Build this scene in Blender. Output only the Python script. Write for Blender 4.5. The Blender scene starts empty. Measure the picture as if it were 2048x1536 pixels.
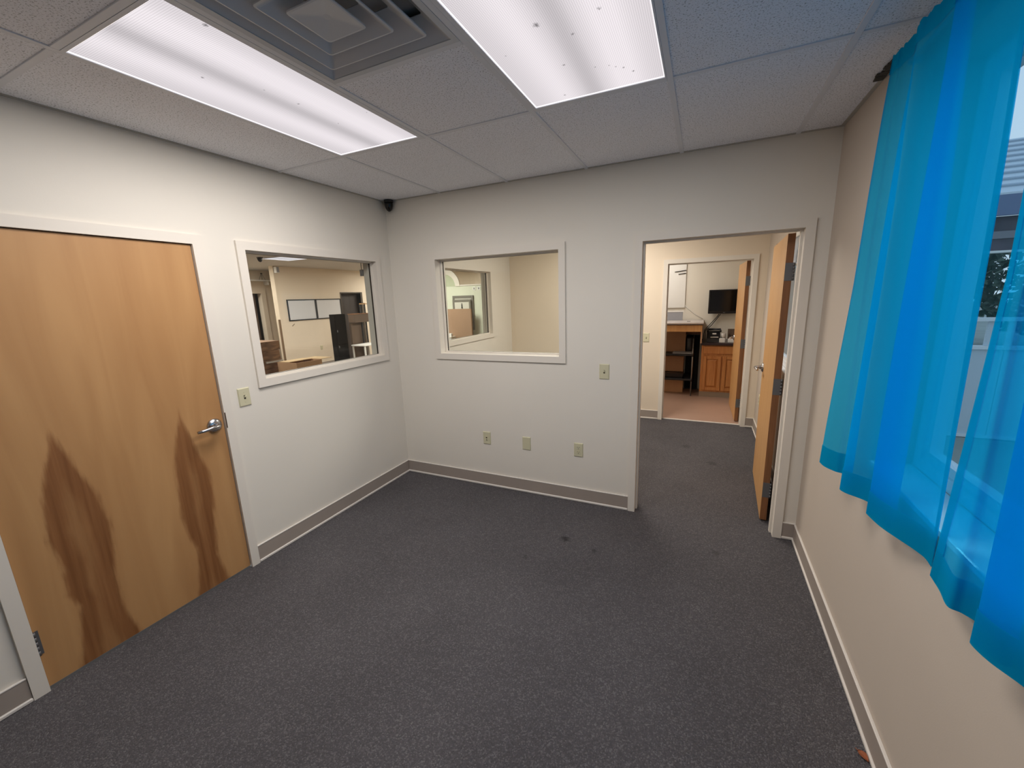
import bpy, bmesh, math, random
from mathutils import Vector, Matrix
random.seed(7)
SC = bpy.context.scene
COL = SC.collection

# ------------------------------------------------------------------ camera, sky, exposure
cam_d = bpy.data.cameras.new('camera')
cam_d.sensor_fit = 'HORIZONTAL'; cam_d.sensor_width = 36.0
cam_d.lens = 812.237 / 2048 * 36.0
cam_d.clip_start = 0.02; cam_d.clip_end = 300
cam = bpy.data.objects.new('camera', cam_d); COL.objects.link(cam)
_r = Vector((0.90800073, 0.41760312, -0.03379809)); _u = Vector((-0.05666254, 0.20232906, 0.977677)); _f = Vector((-0.4151193, 0.88581634, -0.20737739))
cam.matrix_world = Matrix(((_r.x, _u.x, -_f.x, 2.57920894), (_r.y, _u.y, -_f.y, -3.00784306), (_r.z, _u.z, -_f.z, 1.65888389), (0, 0, 0, 1)))
SC.camera = cam

w = bpy.data.worlds.new('overcast_sky'); SC.world = w; w.use_nodes = True
nt = w.node_tree; nt.nodes.clear()
wo = nt.nodes.new('ShaderNodeOutputWorld'); wb = nt.nodes.new('ShaderNodeBackground')
tc = nt.nodes.new('ShaderNodeTexCoord'); sx = nt.nodes.new('ShaderNodeSeparateXYZ'); cr = nt.nodes.new('ShaderNodeValToRGB')
nt.links.new(tc.outputs['Generated'], sx.inputs[0]); nt.links.new(sx.outputs['Z'], cr.inputs[0])
cr.color_ramp.elements[0].position = 0.0; cr.color_ramp.elements[0].color = (0.60, 0.80, 1.0, 1)
cr.color_ramp.elements[1].position = 0.8; cr.color_ramp.elements[1].color = (0.48, 0.70, 1.0, 1)
nt.links.new(cr.outputs[0], wb.inputs[0]); wb.inputs[1].default_value = 1.0
nt.links.new(wb.outputs[0], wo.inputs[0])

SC.view_settings.view_transform = 'Standard'; SC.view_settings.look = 'None'
SC.view_settings.gamma = 1.0; SC.view_settings.use_curve_mapping = False
SC.view_settings.exposure = 0.0
LAMP_DOOR, LAMP_MID, LAMP_NEXT, LAMP_KITCHEN, LAMP_SHOW = 25.0, 17.5, 42.0, 20.0, 48.0
LC_MAIN, LC_WARM = (1.0, 0.962, 0.94), (1.0, 0.935, 0.85)

# ------------------------------------------------------------------ helpers
def lin(c):
    return tuple(((v / 255) / 12.92 if v <= 10 else (((v / 255) + 0.055) / 1.055) ** 2.4) for v in c)

MATS = {}
def mat(name, rgb, rough=0.6, metal=0.0, var=0.0, vscale=8.0, bump=0.0, bscale=60.0, spec=0.5, stretch=None, emit=None):
    """procedural principled material; rgb is sRGB 0-255"""
    if name in MATS: return MATS[name]
    m = bpy.data.materials.new(name); m.use_nodes = True; t = m.node_tree; p = t.nodes['Principled BSDF']
    c = lin(rgb); p.inputs['Base Color'].default_value = (*c, 1); p.inputs['Roughness'].default_value = rough
    p.inputs['Metallic'].default_value = metal; p.inputs['Specular IOR Level'].default_value = spec
    if var or bump:
        co = t.nodes.new('ShaderNodeTexCoord'); mp = t.nodes.new('ShaderNodeMapping'); t.links.new(co.outputs['Object'], mp.inputs[0])
        if stretch: mp.inputs['Scale'].default_value = stretch
    if var:
        n = t.nodes.new('ShaderNodeTexNoise'); n.inputs['Scale'].default_value = vscale; n.inputs['Detail'].default_value = 5
        t.links.new(mp.outputs[0], n.inputs['Vector'])
        r = t.nodes.new('ShaderNodeValToRGB'); r.color_ramp.elements[0].position = 0.3; r.color_ramp.elements[1].position = 0.7
        r.color_ramp.elements[0].color = (*[max(0, v * (1 - var)) for v in c], 1); r.color_ramp.elements[1].color = (*[min(1, v * (1 + var)) for v in c], 1)
        t.links.new(n.outputs['Fac'], r.inputs[0]); t.links.new(r.outputs[0], p.inputs['Base Color'])
    if bump:
        n2 = t.nodes.new('ShaderNodeTexNoise'); n2.inputs['Scale'].default_value = bscale; n2.inputs['Detail'].default_value = 3
        t.links.new(mp.outputs[0], n2.inputs['Vector'])
        b = t.nodes.new('ShaderNodeBump'); b.inputs['Strength'].default_value = bump; b.inputs['Distance'].default_value = 0.004
        t.links.new(n2.outputs['Fac'], b.inputs['Height']); t.links.new(b.outputs[0], p.inputs['Normal'])
    if emit:
        p.inputs['Emission Color'].default_value = (*lin(emit[0]), 1); p.inputs['Emission Strength'].default_value = emit[1]
    MATS[name] = m
    return m

class MB:
    def __init__(s): s.bm = bmesh.new()
    def box(s, x0, x1, y0, y1, z0, z1, bev=0.0, seg=1, mi=0):
        if x0 > x1: x0, x1 = x1, x0
        if y0 > y1: y0, y1 = y1, y0
        if z0 > z1: z0, z1 = z1, z0
        bm = s.bm
        v = [bm.verts.new((x, y, z)) for z in (z0, z1) for y in (y0, y1) for x in (x0, x1)]
        fs = [bm.faces.new([v[i] for i in q]) for q in ((0, 2, 3, 1), (4, 5, 7, 6), (0, 1, 5, 4), (2, 6, 7, 3), (0, 4, 6, 2), (1, 3, 7, 5))]
        for f in fs: f.material_index = mi
        if bev:
            es = list({e for f in fs for e in f.edges})
            r = bmesh.ops.bevel(bm, geom=es, offset=bev, segments=seg, profile=0.5, affect='EDGES')
            for f in r['faces']: f.material_index = mi
        return s
    def pbox(s, pl, u0, u1, v0, v1, w0, w1, bev=0.0, mi=0):
        return s.box(w0, w1, u0, u1, v0, v1, bev, 1, mi) if pl == 'x' else s.box(u0, u1, w0, w1, v0, v1, bev, 1, mi)
    def slab(s, pl, us, vs, w0, w1, holes):
        """wall with rectangular holes, one closed surface"""
        us = sorted(set(us + [h[0] for h in holes] + [h[1] for h in holes])); vs = sorted(set(vs + [h[2] for h in holes] + [h[3] for h in holes]))
        P = (lambda u, v, q: (q, u, v)) if pl == 'x' else (lambda u, v, q: (u, q, v))
        cache = {}
        def V(i, j, q):
            k = (i, j, q)
            if k not in cache: cache[k] = s.bm.verts.new(P(us[i], vs[j], q))
            return cache[k]
        def solid(i, j):
            if i < 0 or j < 0 or i >= len(us) - 1 or j >= len(vs) - 1: return False
            cu, cv = (us[i] + us[i + 1]) / 2, (vs[j] + vs[j + 1]) / 2
            return not any(h[0] < cu < h[1] and h[2] < cv < h[3] for h in holes)
        for i in range(len(us) - 1):
            for j in range(len(vs) - 1):
                if not solid(i, j): continue
                for q in (w0, w1): s.bm.faces.new([V(i, j, q), V(i + 1, j, q), V(i + 1, j + 1, q), V(i, j + 1, q)])
                for (a, b, n) in (((i, j), (i + 1, j), (i, j - 1)), ((i, j + 1), (i + 1, j + 1), (i, j + 1)), ((i, j), (i, j + 1), (i - 1, j)), ((i + 1, j), (i + 1, j + 1), (i + 1, j))):
                    if not solid(*n): s.bm.faces.new([V(*a, w0), V(*b, w0), V(*b, w1), V(*a, w1)])
        bmesh.ops.recalc_face_normals(s.bm, faces=s.bm.faces[:])
        return s
    def tube(s, pts, r, n=10, mi=0, caps=True):
        pts = [Vector(p) for p in pts]; rs = r if isinstance(r, (list, tuple)) else [r] * len(pts)
        rings = []; prev = None
        for i, p in enumerate(pts):
            d = (pts[min(i + 1, len(pts) - 1)] - pts[max(i - 1, 0)]).normalized()
            a = prev - d * prev.dot(d) if prev else (Vector((0, 0, 1)).cross(d) if abs(d.z) < 0.9 else Vector((1, 0, 0)).cross(d))
            a.normalize(); prev = a; b = d.cross(a)
            rings.append([s.bm.verts.new(p + (a * math.cos(k * 2 * math.pi / n) + b * math.sin(k * 2 * math.pi / n)) * rs[i]) for k in range(n)])
        for A, B in zip(rings, rings[1:]):
            for k in range(n):
                f = s.bm.faces.new([A[k], A[(k + 1) % n], B[(k + 1) % n], B[k]]); f.smooth = True; f.material_index = mi
        if caps:
            for R, rev in ((rings[0], True), (rings[-1], False)):
                f = s.bm.faces.new(R[::-1] if rev else R); f.material_index = mi
        return s
    def lathe(s, prof, c, axis='z', n=24, mi=0):
        """prof: list of (radius, height) revolved around axis through c"""
        c = Vector(c); rings = []
        for r, h in prof:
            ring = []
            for k in range(n):
                a = k * 2 * math.pi / n; u, v = r * math.cos(a), r * math.sin(a)
                o = {'z': (u, v, h), 'x': (h, u, v), 'y': (u, h, v)}[axis]
                ring.append(s.bm.verts.new(c + Vector(o)))
            rings.append(ring)
        for A, B in zip(rings, rings[1:]):
            for k in range(n):
                f = s.bm.faces.new([A[k], A[(k + 1) % n], B[(k + 1) % n], B[k]]); f.smooth = True; f.material_index = mi
        s.bm.faces.new(rings[0][::-1]).material_index = mi; s.bm.faces.new(rings[-1]).material_index = mi
        bmesh.ops.recalc_face_normals(s.bm, faces=s.bm.faces[:])
        return s
    def loft(s, ring_a, ring_b, caps=True):
        A = [s.bm.verts.new(p) for p in ring_a]; B = [s.bm.verts.new(p) for p in ring_b]; n = len(A)
        for k in range(n): s.bm.faces.new([A[k], A[(k + 1) % n], B[(k + 1) % n], B[k]])
        if caps: s.bm.faces.new(A[::-1]); s.bm.faces.new(B)
        bmesh.ops.recalc_face_normals(s.bm, faces=s.bm.faces[:])
        return s
    def rot(s, about, ang, axis='Z'):
        M = Matrix.Translation(about) @ Matrix.Rotation(ang, 4, axis) @ Matrix.Translation(-Vector(about))
        bmesh.ops.transform(s.bm, matrix=M, verts=s.bm.verts[:]); return s
    def build(s, name, m, parent=None):
        me = bpy.data.meshes.new(name)
        vs = [v.co for v in s.bm.verts]
        if parent is None:
            lo = Vector([min(v[i] for v in vs) for i in range(3)]); hi = Vector([max(v[i] for v in vs) for i in range(3)])
            loc = Vector(((lo.x + hi.x) / 2, (lo.y + hi.y) / 2, lo.z)); off = loc
        else:
            off = wloc(parent); loc = Vector((0, 0, 0))
        bmesh.ops.translate(s.bm, verts=s.bm.verts[:], vec=-off)
        s.bm.to_mesh(me); s.bm.free()
        for q in (m if isinstance(m, (list, tuple)) else [m]): me.materials.append(q)
        o = bpy.data.objects.new(name, me); COL.objects.link(o); o.location = loc
        if parent is not None: o.parent = parent
        return o

def wloc(o):
    v = Vector((0, 0, 0))
    while o is not None: v += o.location; o = o.parent
    return v
def tag(o, label=None, cat=None, group=None, kind=None):
    if label: o['label'] = label
    if cat: o['category'] = cat
    if group: o['group'] = group
    if kind: o['kind'] = kind
    return o
def thing(name, loc, label, cat, group=None, kind=None):
    o = bpy.data.objects.new(name, None); o.empty_display_size = 0.1; COL.objects.link(o); o.location = loc
    return tag(o, label, cat, group, kind)
def B(x0, x1, y0, y1, z0, z1, bev=0.0): return MB().box(x0, x1, y0, y1, z0, z1, bev)
def copy_tree(o, parent=None):
    c = o.copy(); COL.objects.link(c)
    if parent is not None: c.parent = parent
    for ch in list(o.children): copy_tree(ch, c)
    return c

# ------------------------------------------------------------------ materials
WALL = mat('wall_paint', (226, 219, 207), 0.75, var=0.015, vscale=1.5, bump=0.05, bscale=250, spec=0.25)
WALLC = mat('cream_wall_paint', (228, 213, 192), 0.75, var=0.015, vscale=1.5, bump=0.05, bscale=250, spec=0.25)
TRIM = mat('trim_paint', (226, 218, 206), 0.6, spec=0.25)
WALLT = mat('dimmed_tan_wall_paint', (197, 184, 170), 0.75, var=0.015, vscale=1.5, bump=0.05, bscale=250, spec=0.25)  # wall paint tinted tan, with the curtain wall's dimness put into the colour
TRIMW = mat('white_strip', (222, 215, 206), 0.5)
BASE = mat('taupe_base', (160, 148, 138), 0.55, var=0.03, vscale=5)
IVORY = mat('ivory_plastic', (205, 199, 168), 0.4)
SLOT = mat('dark_slot', (48, 44, 34), 0.6)
CHROME = mat('brushed_chrome', (190, 188, 188), 0.25, metal=1.0, bump=0.02, bscale=300)
STEEL = mat('dull_steel', (112, 112, 114), 0.5, metal=0.6)
BRONZE = mat('dark_bronze', (84, 66, 50), 0.45, metal=0.6)
BLACK = mat('black_plastic', (18, 17, 19), 0.35)
BLACKM = mat('black_painted_metal', (26, 26, 29), 0.5, var=0.1)
GAP = mat('dark_gasket', (52, 40, 30), 0.8)  # dark colour of the gasket strips around the panes
CARD = mat('brown_cardboard', (196, 156, 118), 0.85, var=0.06, vscale=6, bump=0.05)
CARDD = mat('dark_cardboard', (152, 116, 88), 0.85, var=0.06, vscale=6)
WHITE = mat('white_plastic', (228, 227, 222), 0.4)
GREYP = mat('grey_panel', (150, 152, 158), 0.6, var=0.03)

def wood(name, c0, c1, scale=(40, 40, 2.2), rough=0.45):
    m = bpy.data.materials.new(name); m.use_nodes = True; t = m.node_tree; p = t.nodes['Principled BSDF']
    co = t.nodes.new('ShaderNodeTexCoord'); mp = t.nodes.new('ShaderNodeMapping'); mp.inputs['Scale'].default_value = scale
    n = t.nodes.new('ShaderNodeTexNoise'); n.inputs['Scale'].default_value = 1.0; n.inputs['Detail'].default_value = 6; n.inputs['Distortion'].default_value = 0.6
    r = t.nodes.new('ShaderNodeValToRGB'); r.color_ramp.elements[0].position = 0.3; r.color_ramp.elements[1].position = 0.7
    r.color_ramp.elements[0].color = (*lin(c0), 1); r.color_ramp.elements[1].color = (*lin(c1), 1)
    t.links.new(co.outputs['Object'], mp.inputs[0]); t.links.new(mp.outputs[0], n.inputs['Vector']); t.links.new(n.outputs['Fac'], r.inputs[0])
    t.links.new(r.outputs[0], p.inputs['Base Color']); p.inputs['Roughness'].default_value = rough
    return m
MAPLE = wood('maple_veneer', (196, 146, 92), (208, 162, 106))
MAPLED = wood('shaded_maple', (122, 80, 48), (142, 94, 58), (60, 60, 4))  # maple darkened, shade of the open doors' hinge edges is in the colour
OAK = wood('honey_oak', (176, 112, 58), (202, 140, 80), (60, 60, 4))
DARKWOOD = wood('dark_brown_wood', (82, 66, 54), (98, 80, 66))

def carpet():
    m = bpy.data.materials.new('charcoal_carpet'); m.use_nodes = True; t = m.node_tree; p = t.nodes['Principled BSDF']
    L = t.links.new; N = t.nodes.new
    co = N('ShaderNodeTexCoord')
    v = N('ShaderNodeTexVoronoi'); v.inputs['Scale'].default_value = 210; L(co.outputs['Object'], v.inputs['Vector'])
    hs = N('ShaderNodeSeparateColor'); L(v.outputs['Color'], hs.inputs[0])
    r = N('ShaderNodeValToRGB'); e = r.color_ramp.elements
    e[0].position = 0.0; e[0].color = (*lin((78, 75, 77)), 1); e[1].position = 1.0; e[1].color = (*lin((110, 107, 108)), 1)
    a = e.new(0.72); a.color = (*lin((88, 85, 87)), 1)
    L(hs.outputs[0], r.inputs[0])
    n = N('ShaderNodeTexNoise'); n.inputs['Scale'].default_value = 1.7; n.inputs['Detail'].default_value = 4; L(co.outputs['Object'], n.inputs['Vector'])
    rn = N('ShaderNodeMapRange'); rn.inputs['From Min'].default_value = 0.3; rn.inputs['From Max'].default_value = 0.7; rn.inputs['To Min'].default_value = 0.9; rn.inputs['To Max'].default_value = 1.1
    L(n.outputs['Fac'], rn.inputs[0])
    mx = N('ShaderNodeMix'); mx.data_type = 'RGBA'; mx.blend_type = 'MULTIPLY'; mx.inputs['Factor'].default_value = 1
    L(r.outputs[0], mx.inputs['A']); L(rn.outputs[0], mx.inputs['B'])
    last = mx.outputs['Result']
    # small worn-in stains at fixed spots of the floor (x, y, radius, strength)
    for (sx_, sy_, rad, st) in ((1.803, -0.559, 0.035, 0.55), (2.02, -0.62, 0.02, 0.45), (1.62, -0.85, 0.02, 0.3), (2.75, -0.35, 0.03, 0.25), (2.5, 1.6, 0.05, 0.25), (2.75, 1.2, 0.05, 0.25)):
        d = N('ShaderNodeVectorMath'); d.operation = 'DISTANCE'; L(POS(t).outputs[0], d.inputs[0]); d.inputs[1].default_value = (sx_, sy_, 0)
        nn = N('ShaderNodeTexNoise'); nn.inputs['Scale'].default_value = 45; L(co.outputs['Object'], nn.inputs['Vector'])
        ad = N('ShaderNodeMath'); ad.operation = 'MULTIPLY_ADD'; L(nn.outputs['Fac'], ad.inputs[0]); ad.inputs[1].default_value = rad * 1.6; L(d.outputs['Value'], ad.inputs[2])
        mr = N('ShaderNodeMapRange'); mr.inputs['From Min'].default_value = rad * 1.2; mr.inputs['From Max'].default_value = rad * 2.0; mr.inputs['To Min'].default_value = 1 - st; mr.inputs['To Max'].default_value = 1
        L(ad.outputs[0], mr.inputs[0])
        q = N('ShaderNodeMix'); q.data_type = 'RGBA'; q.blend_type = 'MULTIPLY'; q.inputs['Factor'].default_value = 1; L(last, q.inputs['A']); L(mr.outputs[0], q.inputs['B']); last = q.outputs['Result']
    L(last, p.inputs['Base Color']); p.inputs['Roughness'].default_value = 0.95; p.inputs['Specular IOR Level'].default_value = 0.15
    b = N('ShaderNodeBump'); b.inputs['Strength'].default_value = 0.7; b.inputs['Distance'].default_value = 0.004; b.invert = True
    L(v.outputs['Distance'], b.inputs['Height']); L(b.outputs[0], p.inputs['Normal'])
    return m
def POS(t):
    g = t.nodes.get('pos') or t.nodes.new('ShaderNodeNewGeometry'); g.name = 'pos'; return g
CARPET = carpet()

def acoustic():
    m = bpy.data.materials.new('acoustic_tile'); m.use_nodes = True; t = m.node_tree; p = t.nodes['Principled BSDF']; L = t.links.new; N = t.nodes.new
    co = N('ShaderNodeTexCoord'); n = N('ShaderNodeTexNoise'); n.inputs['Scale'].default_value = 170; n.inputs['Detail'].default_value = 2; n.inputs['Roughness'].default_value = 0.6
    L(co.outputs['Object'], n.inputs['Vector'])
    r = N('ShaderNodeValToRGB'); e = r.color_ramp.elements; e[0].position = 0.33; e[0].color = (*lin((158, 159, 162)), 1); e[1].position = 0.44; e[1].color = (*lin((240, 241, 247)), 1)
    L(n.outputs['Fac'], r.inputs[0]); L(r.outputs[0], p.inputs['Base Color']); p.inputs['Roughness'].default_value = 0.9
    b = N('ShaderNodeBump'); b.inputs['Strength'].default_value = 0.4; b.inputs['Distance'].default_value = 0.003; L(n.outputs['Fac'], b.inputs['Height']); L(b.outputs[0], p.inputs['Normal'])
    return m
TILE = acoustic()
TEE = mat('tee_enamel', (222, 223, 228), 0.5)

def glass():
    m = bpy.data.materials.new('window_glass'); m.use_nodes = True; t = m.node_tree; t.nodes.clear(); L = t.links.new; N = t.nodes.new
    o = N('ShaderNodeOutputMaterial'); mx = N('ShaderNodeMixShader'); tr = N('ShaderNodeBsdfTransparent'); gl = N('ShaderNodeBsdfGlossy'); fr = N('ShaderNodeFresnel')
    tr.inputs[0].default_value = (0.94, 0.96, 0.95, 1); gl.inputs['Roughness'].default_value = 0.02; fr.inputs[0].default_value = 1.45
    ge = N('ShaderNodeNewGeometry'); iv = N('ShaderNodeMath'); iv.operation = 'SUBTRACT'; iv.inputs[0].default_value = 1.0; L(ge.outputs['Backfacing'], iv.inputs[1])
    fm = N('ShaderNodeMath'); fm.operation = 'MULTIPLY'; L(fr.outputs[0], fm.inputs[0]); L(iv.outputs[0], fm.inputs[1])
    L(fm.outputs[0], mx.inputs[0]); L(tr.outputs[0], mx.inputs[1]); L(gl.outputs[0], mx.inputs[2]); L(mx.outputs[0], o.inputs[0])
    return m
GLASS = glass()

def sheer(name, opacity, col, tint):
    m = bpy.data.materials.new(name); m.use_nodes = True; t = m.node_tree; t.nodes.clear(); L = t.links.new; N = t.nodes.new
    o = N('ShaderNodeOutputMaterial'); mx = N('ShaderNodeMixShader'); m2 = N('ShaderNodeMixShader')
    tr = N('ShaderNodeBsdfTransparent'); tr.inputs[0].default_value = (*tint, 1)
    df = N('ShaderNodeBsdfDiffuse'); tl = N('ShaderNodeBsdfTranslucent')
    co = N('ShaderNodeTexCoord'); wv = N('ShaderNodeTexWave'); wv.inputs['Scale'].default_value = 160; wv.bands_direction = 'Z'
    L(co.outputs['Object'], wv.inputs['Vector'])
    r = N('ShaderNodeValToRGB'); r.color_ramp.elements[0].color = (*[v * 0.93 for v in col], 1); r.color_ramp.elements[1].color = (*col, 1)
    L(wv.outputs['Fac'], r.inputs[0]); L(r.outputs[0], df.inputs[0]); L(r.outputs[0], tl.inputs[0])
    m2.inputs[0].default_value = 0.5; L(df.outputs[0], m2.inputs[1]); L(tl.outputs[0], m2.inputs[2])
    mx.inputs[0].default_value = opacity; L(tr.outputs[0], mx.inputs[1]); L(m2.outputs[0], mx.inputs[2]); L(mx.outputs[0], o.inputs[0])
    return m
SHEER = sheer('blue_sheer', 0.57, (0.003, 0.53, 0.97), (0.11, 0.66, 1.0))
SHEER2 = sheer('blue_sheer_doubled', 0.78, (0.002, 0.44, 0.70), (0.18, 0.76, 1.0))

BUGS = [(1.129, -2.063, .010), (0.801, -1.894, .006), (0.911, -1.725, .004), (0.925, -1.577, .006), (0.916, -1.349, .004), (1.119, -1.372, .003), (2.04, -1.576, .012), (2.131, -1.476, .007), (2.048, -1.31, .006), (2.239, -1.558, .007), (2.201, -1.223, .004), (2.223, -1.202, .004), (2.248, -1.181, .005), (2.279, -1.136, .006), (1.879, -1.468, .004), (2.15, -1.238, .004), (1.98, -1.081, .006)]
def lens_mat(xa, xb, bugs=()):
    """prismatic diffuser lit from behind by two tubes; local x runs across the fixture"""
    m = bpy.data.materials.new('prismatic_lens'); m.use_nodes = True; t = m.node_tree; t.nodes.clear(); L = t.links.new; N = t.nodes.new
    o = N('ShaderNodeOutputMaterial'); em = N('ShaderNodeEmission'); co = N('ShaderNodeTexCoord'); s = N('ShaderNodeSeparateXYZ'); L(co.outputs['Object'], s.inputs[0])
    mr = N('ShaderNodeMapRange'); L(s.outputs['X'], mr.inputs[0]); mr.inputs['From Min'].default_value = xa; mr.inputs['From Max'].default_value = xb
    r = N('ShaderNodeValToRGB'); r.color_ramp.interpolation = 'B_SPLINE'; e = r.color_ramp.elements
    e[0].position = 0; e[0].color = (0.80,) * 3 + (1,); e[1].position = 1; e[1].color = (0.80,) * 3 + (1,)
    for pz, v in ((0.12, 0.82), (0.28, 1.08), (0.42, 0.76), (0.5, 0.58), (0.58, 0.78), (0.74, 1.14), (0.88, 0.86)):
        q = e.new(pz); q.color = (v, v, v, 1)
    L(mr.outputs[0], r.inputs[0])
    # prism grid
    ck = N('ShaderNodeTexVoronoi'); ck.inputs['Scale'].default_value = 150; ck.inputs['Randomness'].default_value = 0.0; L(co.outputs['Object'], ck.inputs['Vector'])
    mc = N('ShaderNodeMapRange'); mc.inputs['From Min'].default_value = 0.2; mc.inputs['From Max'].default_value = 0.75; mc.inputs['To Min'].default_value = 1.10; mc.inputs['To Max'].default_value = 0.66; L(ck.outputs['Distance'], mc.inputs[0])
    mm = N('ShaderNodeMath'); mm.operation = 'MULTIPLY'; L(r.outputs[0], mm.inputs[0]); L(mc.outputs[0], mm.inputs[1])
    # dead insects lying on the lens, at fixed spots of the ceiling (x, y, size)
    n = N('ShaderNodeTexNoise'); n.inputs['Scale'].default_value = 170; n.inputs['Detail'].default_value = 3; L(co.outputs['Object'], n.inputs['Vector'])
    last = mm
    for bx, by, br in bugs:
        d = N('ShaderNodeVectorMath'); d.operation = 'DISTANCE'; L(POS(t).outputs[0], d.inputs[0]); d.inputs[1].default_value = (bx, by, H + 0.002)
        ad = N('ShaderNodeMath'); ad.operation = 'MULTIPLY_ADD'; L(n.outputs['Fac'], ad.inputs[0]); ad.inputs[1].default_value = br * 2.4; L(d.outputs['Value'], ad.inputs[2])
        mi = N('ShaderNodeMapRange'); mi.inputs['From Min'].default_value = br * 1.35; mi.inputs['From Max'].default_value = br * 2.3; mi.inputs['To Min'].default_value = 0.35; mi.inputs['To Max'].default_value = 1; L(ad.outputs[0], mi.inputs[0])
        q = N('ShaderNodeMath'); q.operation = 'MULTIPLY'; L(last.outputs[0], q.inputs[0]); L(mi.outputs[0], q.inputs[1]); last = q
    m3 = last
    em.inputs[0].default_value = (1.0, 0.93, 0.965, 1); L(m3.outputs[0], em.inputs[1]); L(em.outputs[0], o.inputs[0])
    return m

# ------------------------------------------------------------------ room shell
W, H, TH = 3.227, 2.517, 0.12
XR = W + 0.20
D = 2.55                                    # far wall of the adjoining room
W1 = (-1.320, -0.200, 1.196, 2.002)         # window in the wall with the maple door
W2 = (0.490, 1.589, 1.198, 1.998)           # window in the back wall
W3 = (0.800, 1.915, 1.196, 2.002)           # window of the adjoining room
D1 = (-2.534, -1.609, 0.0, 2.008)
D2 = (2.187, 3.100, 0.0, 2.003)
D3 = (2.165, 3.085, 0.0, 2.003)
W4 = (-3.25, -1.03, 0.955, 2.355)            # daylight window behind the curtain
W5 = (0.75, 2.06, 0.955, 2.10)
LN = 0.012
def grow(h, b=True): return (h[0] - LN, h[1] + LN, h[2] - (LN if b else 0), h[3] + LN)
def structure(o, label, cat): return tag(o, label, cat, kind='structure')

structure(MB().slab('x', [-4.6, D + TH], [0, 2.75], -TH, 0.0, [grow(W1), grow(D1, False), grow(W3)]).build('wall_left', WALL),
          'long off white wall holding the maple door and the showroom window', 'wall')
structure(MB().slab('y', [0.0, W], [0, 2.75], 0.0, TH, [grow(W2), grow(D2, False)]).build('wall_back', WALL),
          'off white wall with a small window and the open doorway', 'wall')
structure(MB().slab('x', [-4.6, 4.73], [0, 2.75], W, XR, [W4, W5]).build('wall_right', WALLT), 'dimmed beige wall behind the blue curtain', 'wall')
structure(MB().slab('y', [-TH, XR], [0, 2.75], -4.75, -4.6, []).build('wall_rear', WALL), 'plain end wall of the front office', 'wall')
structure(MB().slab('y', [0.0, W], [0, 2.75], D, D + TH, [grow(D3, False)]).build('wall_far', WALLC), 'cream wall of the adjoining room with the kitchenette doorway', 'wall')
structure(B(0.0, W, -4.6, D + 0.06, -0.12, 0.0).build('floor', CARPET), 'charcoal loop pile carpet running through both offices', 'floor')
KF = mat('tan_vinyl', (170, 140, 122), 0.4, var=0.04, vscale=3)
structure(B(0.9, W, D + 0.065, 4.73, -0.12, 0.002).build('floor_kitchen', KF), 'pinkish tan vinyl floor of the kitchenette', 'floor')
structure(B(2.165, 3.085, D + 0.045, D + 0.075, 0.0, 0.006).build('trim_1', TRIMW), 'pale metal threshold strip at the kitchenette doorway', 'threshold')

# ceiling of the front office: tiles on an exposed tee grid
TL = 0.6096; X0 = 0.5778; YA = -1.0089
ceil = thing('ceiling', (1.6, -2.0, H), 'suspended ceiling of speckled white acoustic tiles over the front office', 'ceiling', kind='structure')
tile_cache = {}
def tile(x0, x1, y0, y1):
    g = 0.0105
    k = (round(x1 - x0, 3), round(y1 - y0, 3))
    if k not in tile_cache:
        sx_, sy_ = (x1 - x0) / 2 - g, (y1 - y0) / 2 - g
        o = B(1.6 - sx_, 1.6 + sx_, -2 - sy_, -2 + sy_, H + 0.0005, H + 0.016, 0.002).build('tile', TILE, ceil); tile_cache[k] = o
    else:
        o = tile_cache[k].copy(); COL.objects.link(o)
    o.location = ((x0 + x1) / 2 - 1.6, (y0 + y1) / 2 + 2.0, 0)
def tee(x0, x1, y0, y1): B(x0, x1, y0, y1, H - 0.0035, H + 0.02, 0.001).build('tee', TEE, ceil)
xs = [0.0] + [X0 + k * TL for k in range(5)] + [W]
ys = [0.0, YA, YA - 2 * TL, YA - 4 * TL, -4.6]
for i in range(6):
    for j in range(4):
        x0, x1, y1, y0 = xs[i], xs[i + 1], ys[j], ys[j + 1]
        if j == 1 and i in (1, 3): continue                 # light fixtures
        if j == 1 and i == 2:
            tile(x0, x1, YA - TL, YA); continue              # vent fills the other half
        tile(x0, x1, y0, y1)
for xx in xs[1:-1]: tee(xx - 0.012, xx + 0.012, -4.6, 0)
for yy in ys[1:-1]:
    for i in range(6): tee(xs[i] + 0.0122, xs[i + 1] - 0.0122, yy - 0.012, yy + 0.012)
tee(xs[2] + 0.0122, xs[3] - 0.0122, YA - TL - 0.012, YA - TL + 0.012)
ANG = mat('wall_angle', (176, 172, 164), 0.5)
for nm, b in (('a', (0, 0.018, -4.6, 0)), ('b', (0.018, W - 0.018, -0.018, 0)), ('c', (W - 0.018, W, -4.6, 0))):
    B(*b, H - 0.003, H + 0.02).build('wall_angle', ANG, ceil)
B(-0.0, W, -4.6, 0, H + 0.10, H + 0.14).build('deck', mat('dark_deck', (60, 58, 55), 0.9), ceil)
# broken border tile beside the curtain
mb = MB()
rnd = random.Random(3)
for k in range(9):
    yy = -0.57 - k * 0.022; wd = 0.018 + 0.016 * rnd.random() + (0.012 if k < 4 else 0)
    mb.box(W - 0.006 - wd, W - 0.006, yy - 0.012, yy + 0.010, H - 0.006 - 0.003 * rnd.random(), H - 0.002)
tag(mb.build('torn_edge', mat('torn_fibre', (74, 70, 64), 0.95, var=0.3, vscale=60), ceil), 'torn dark edge of the border tile')

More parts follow.
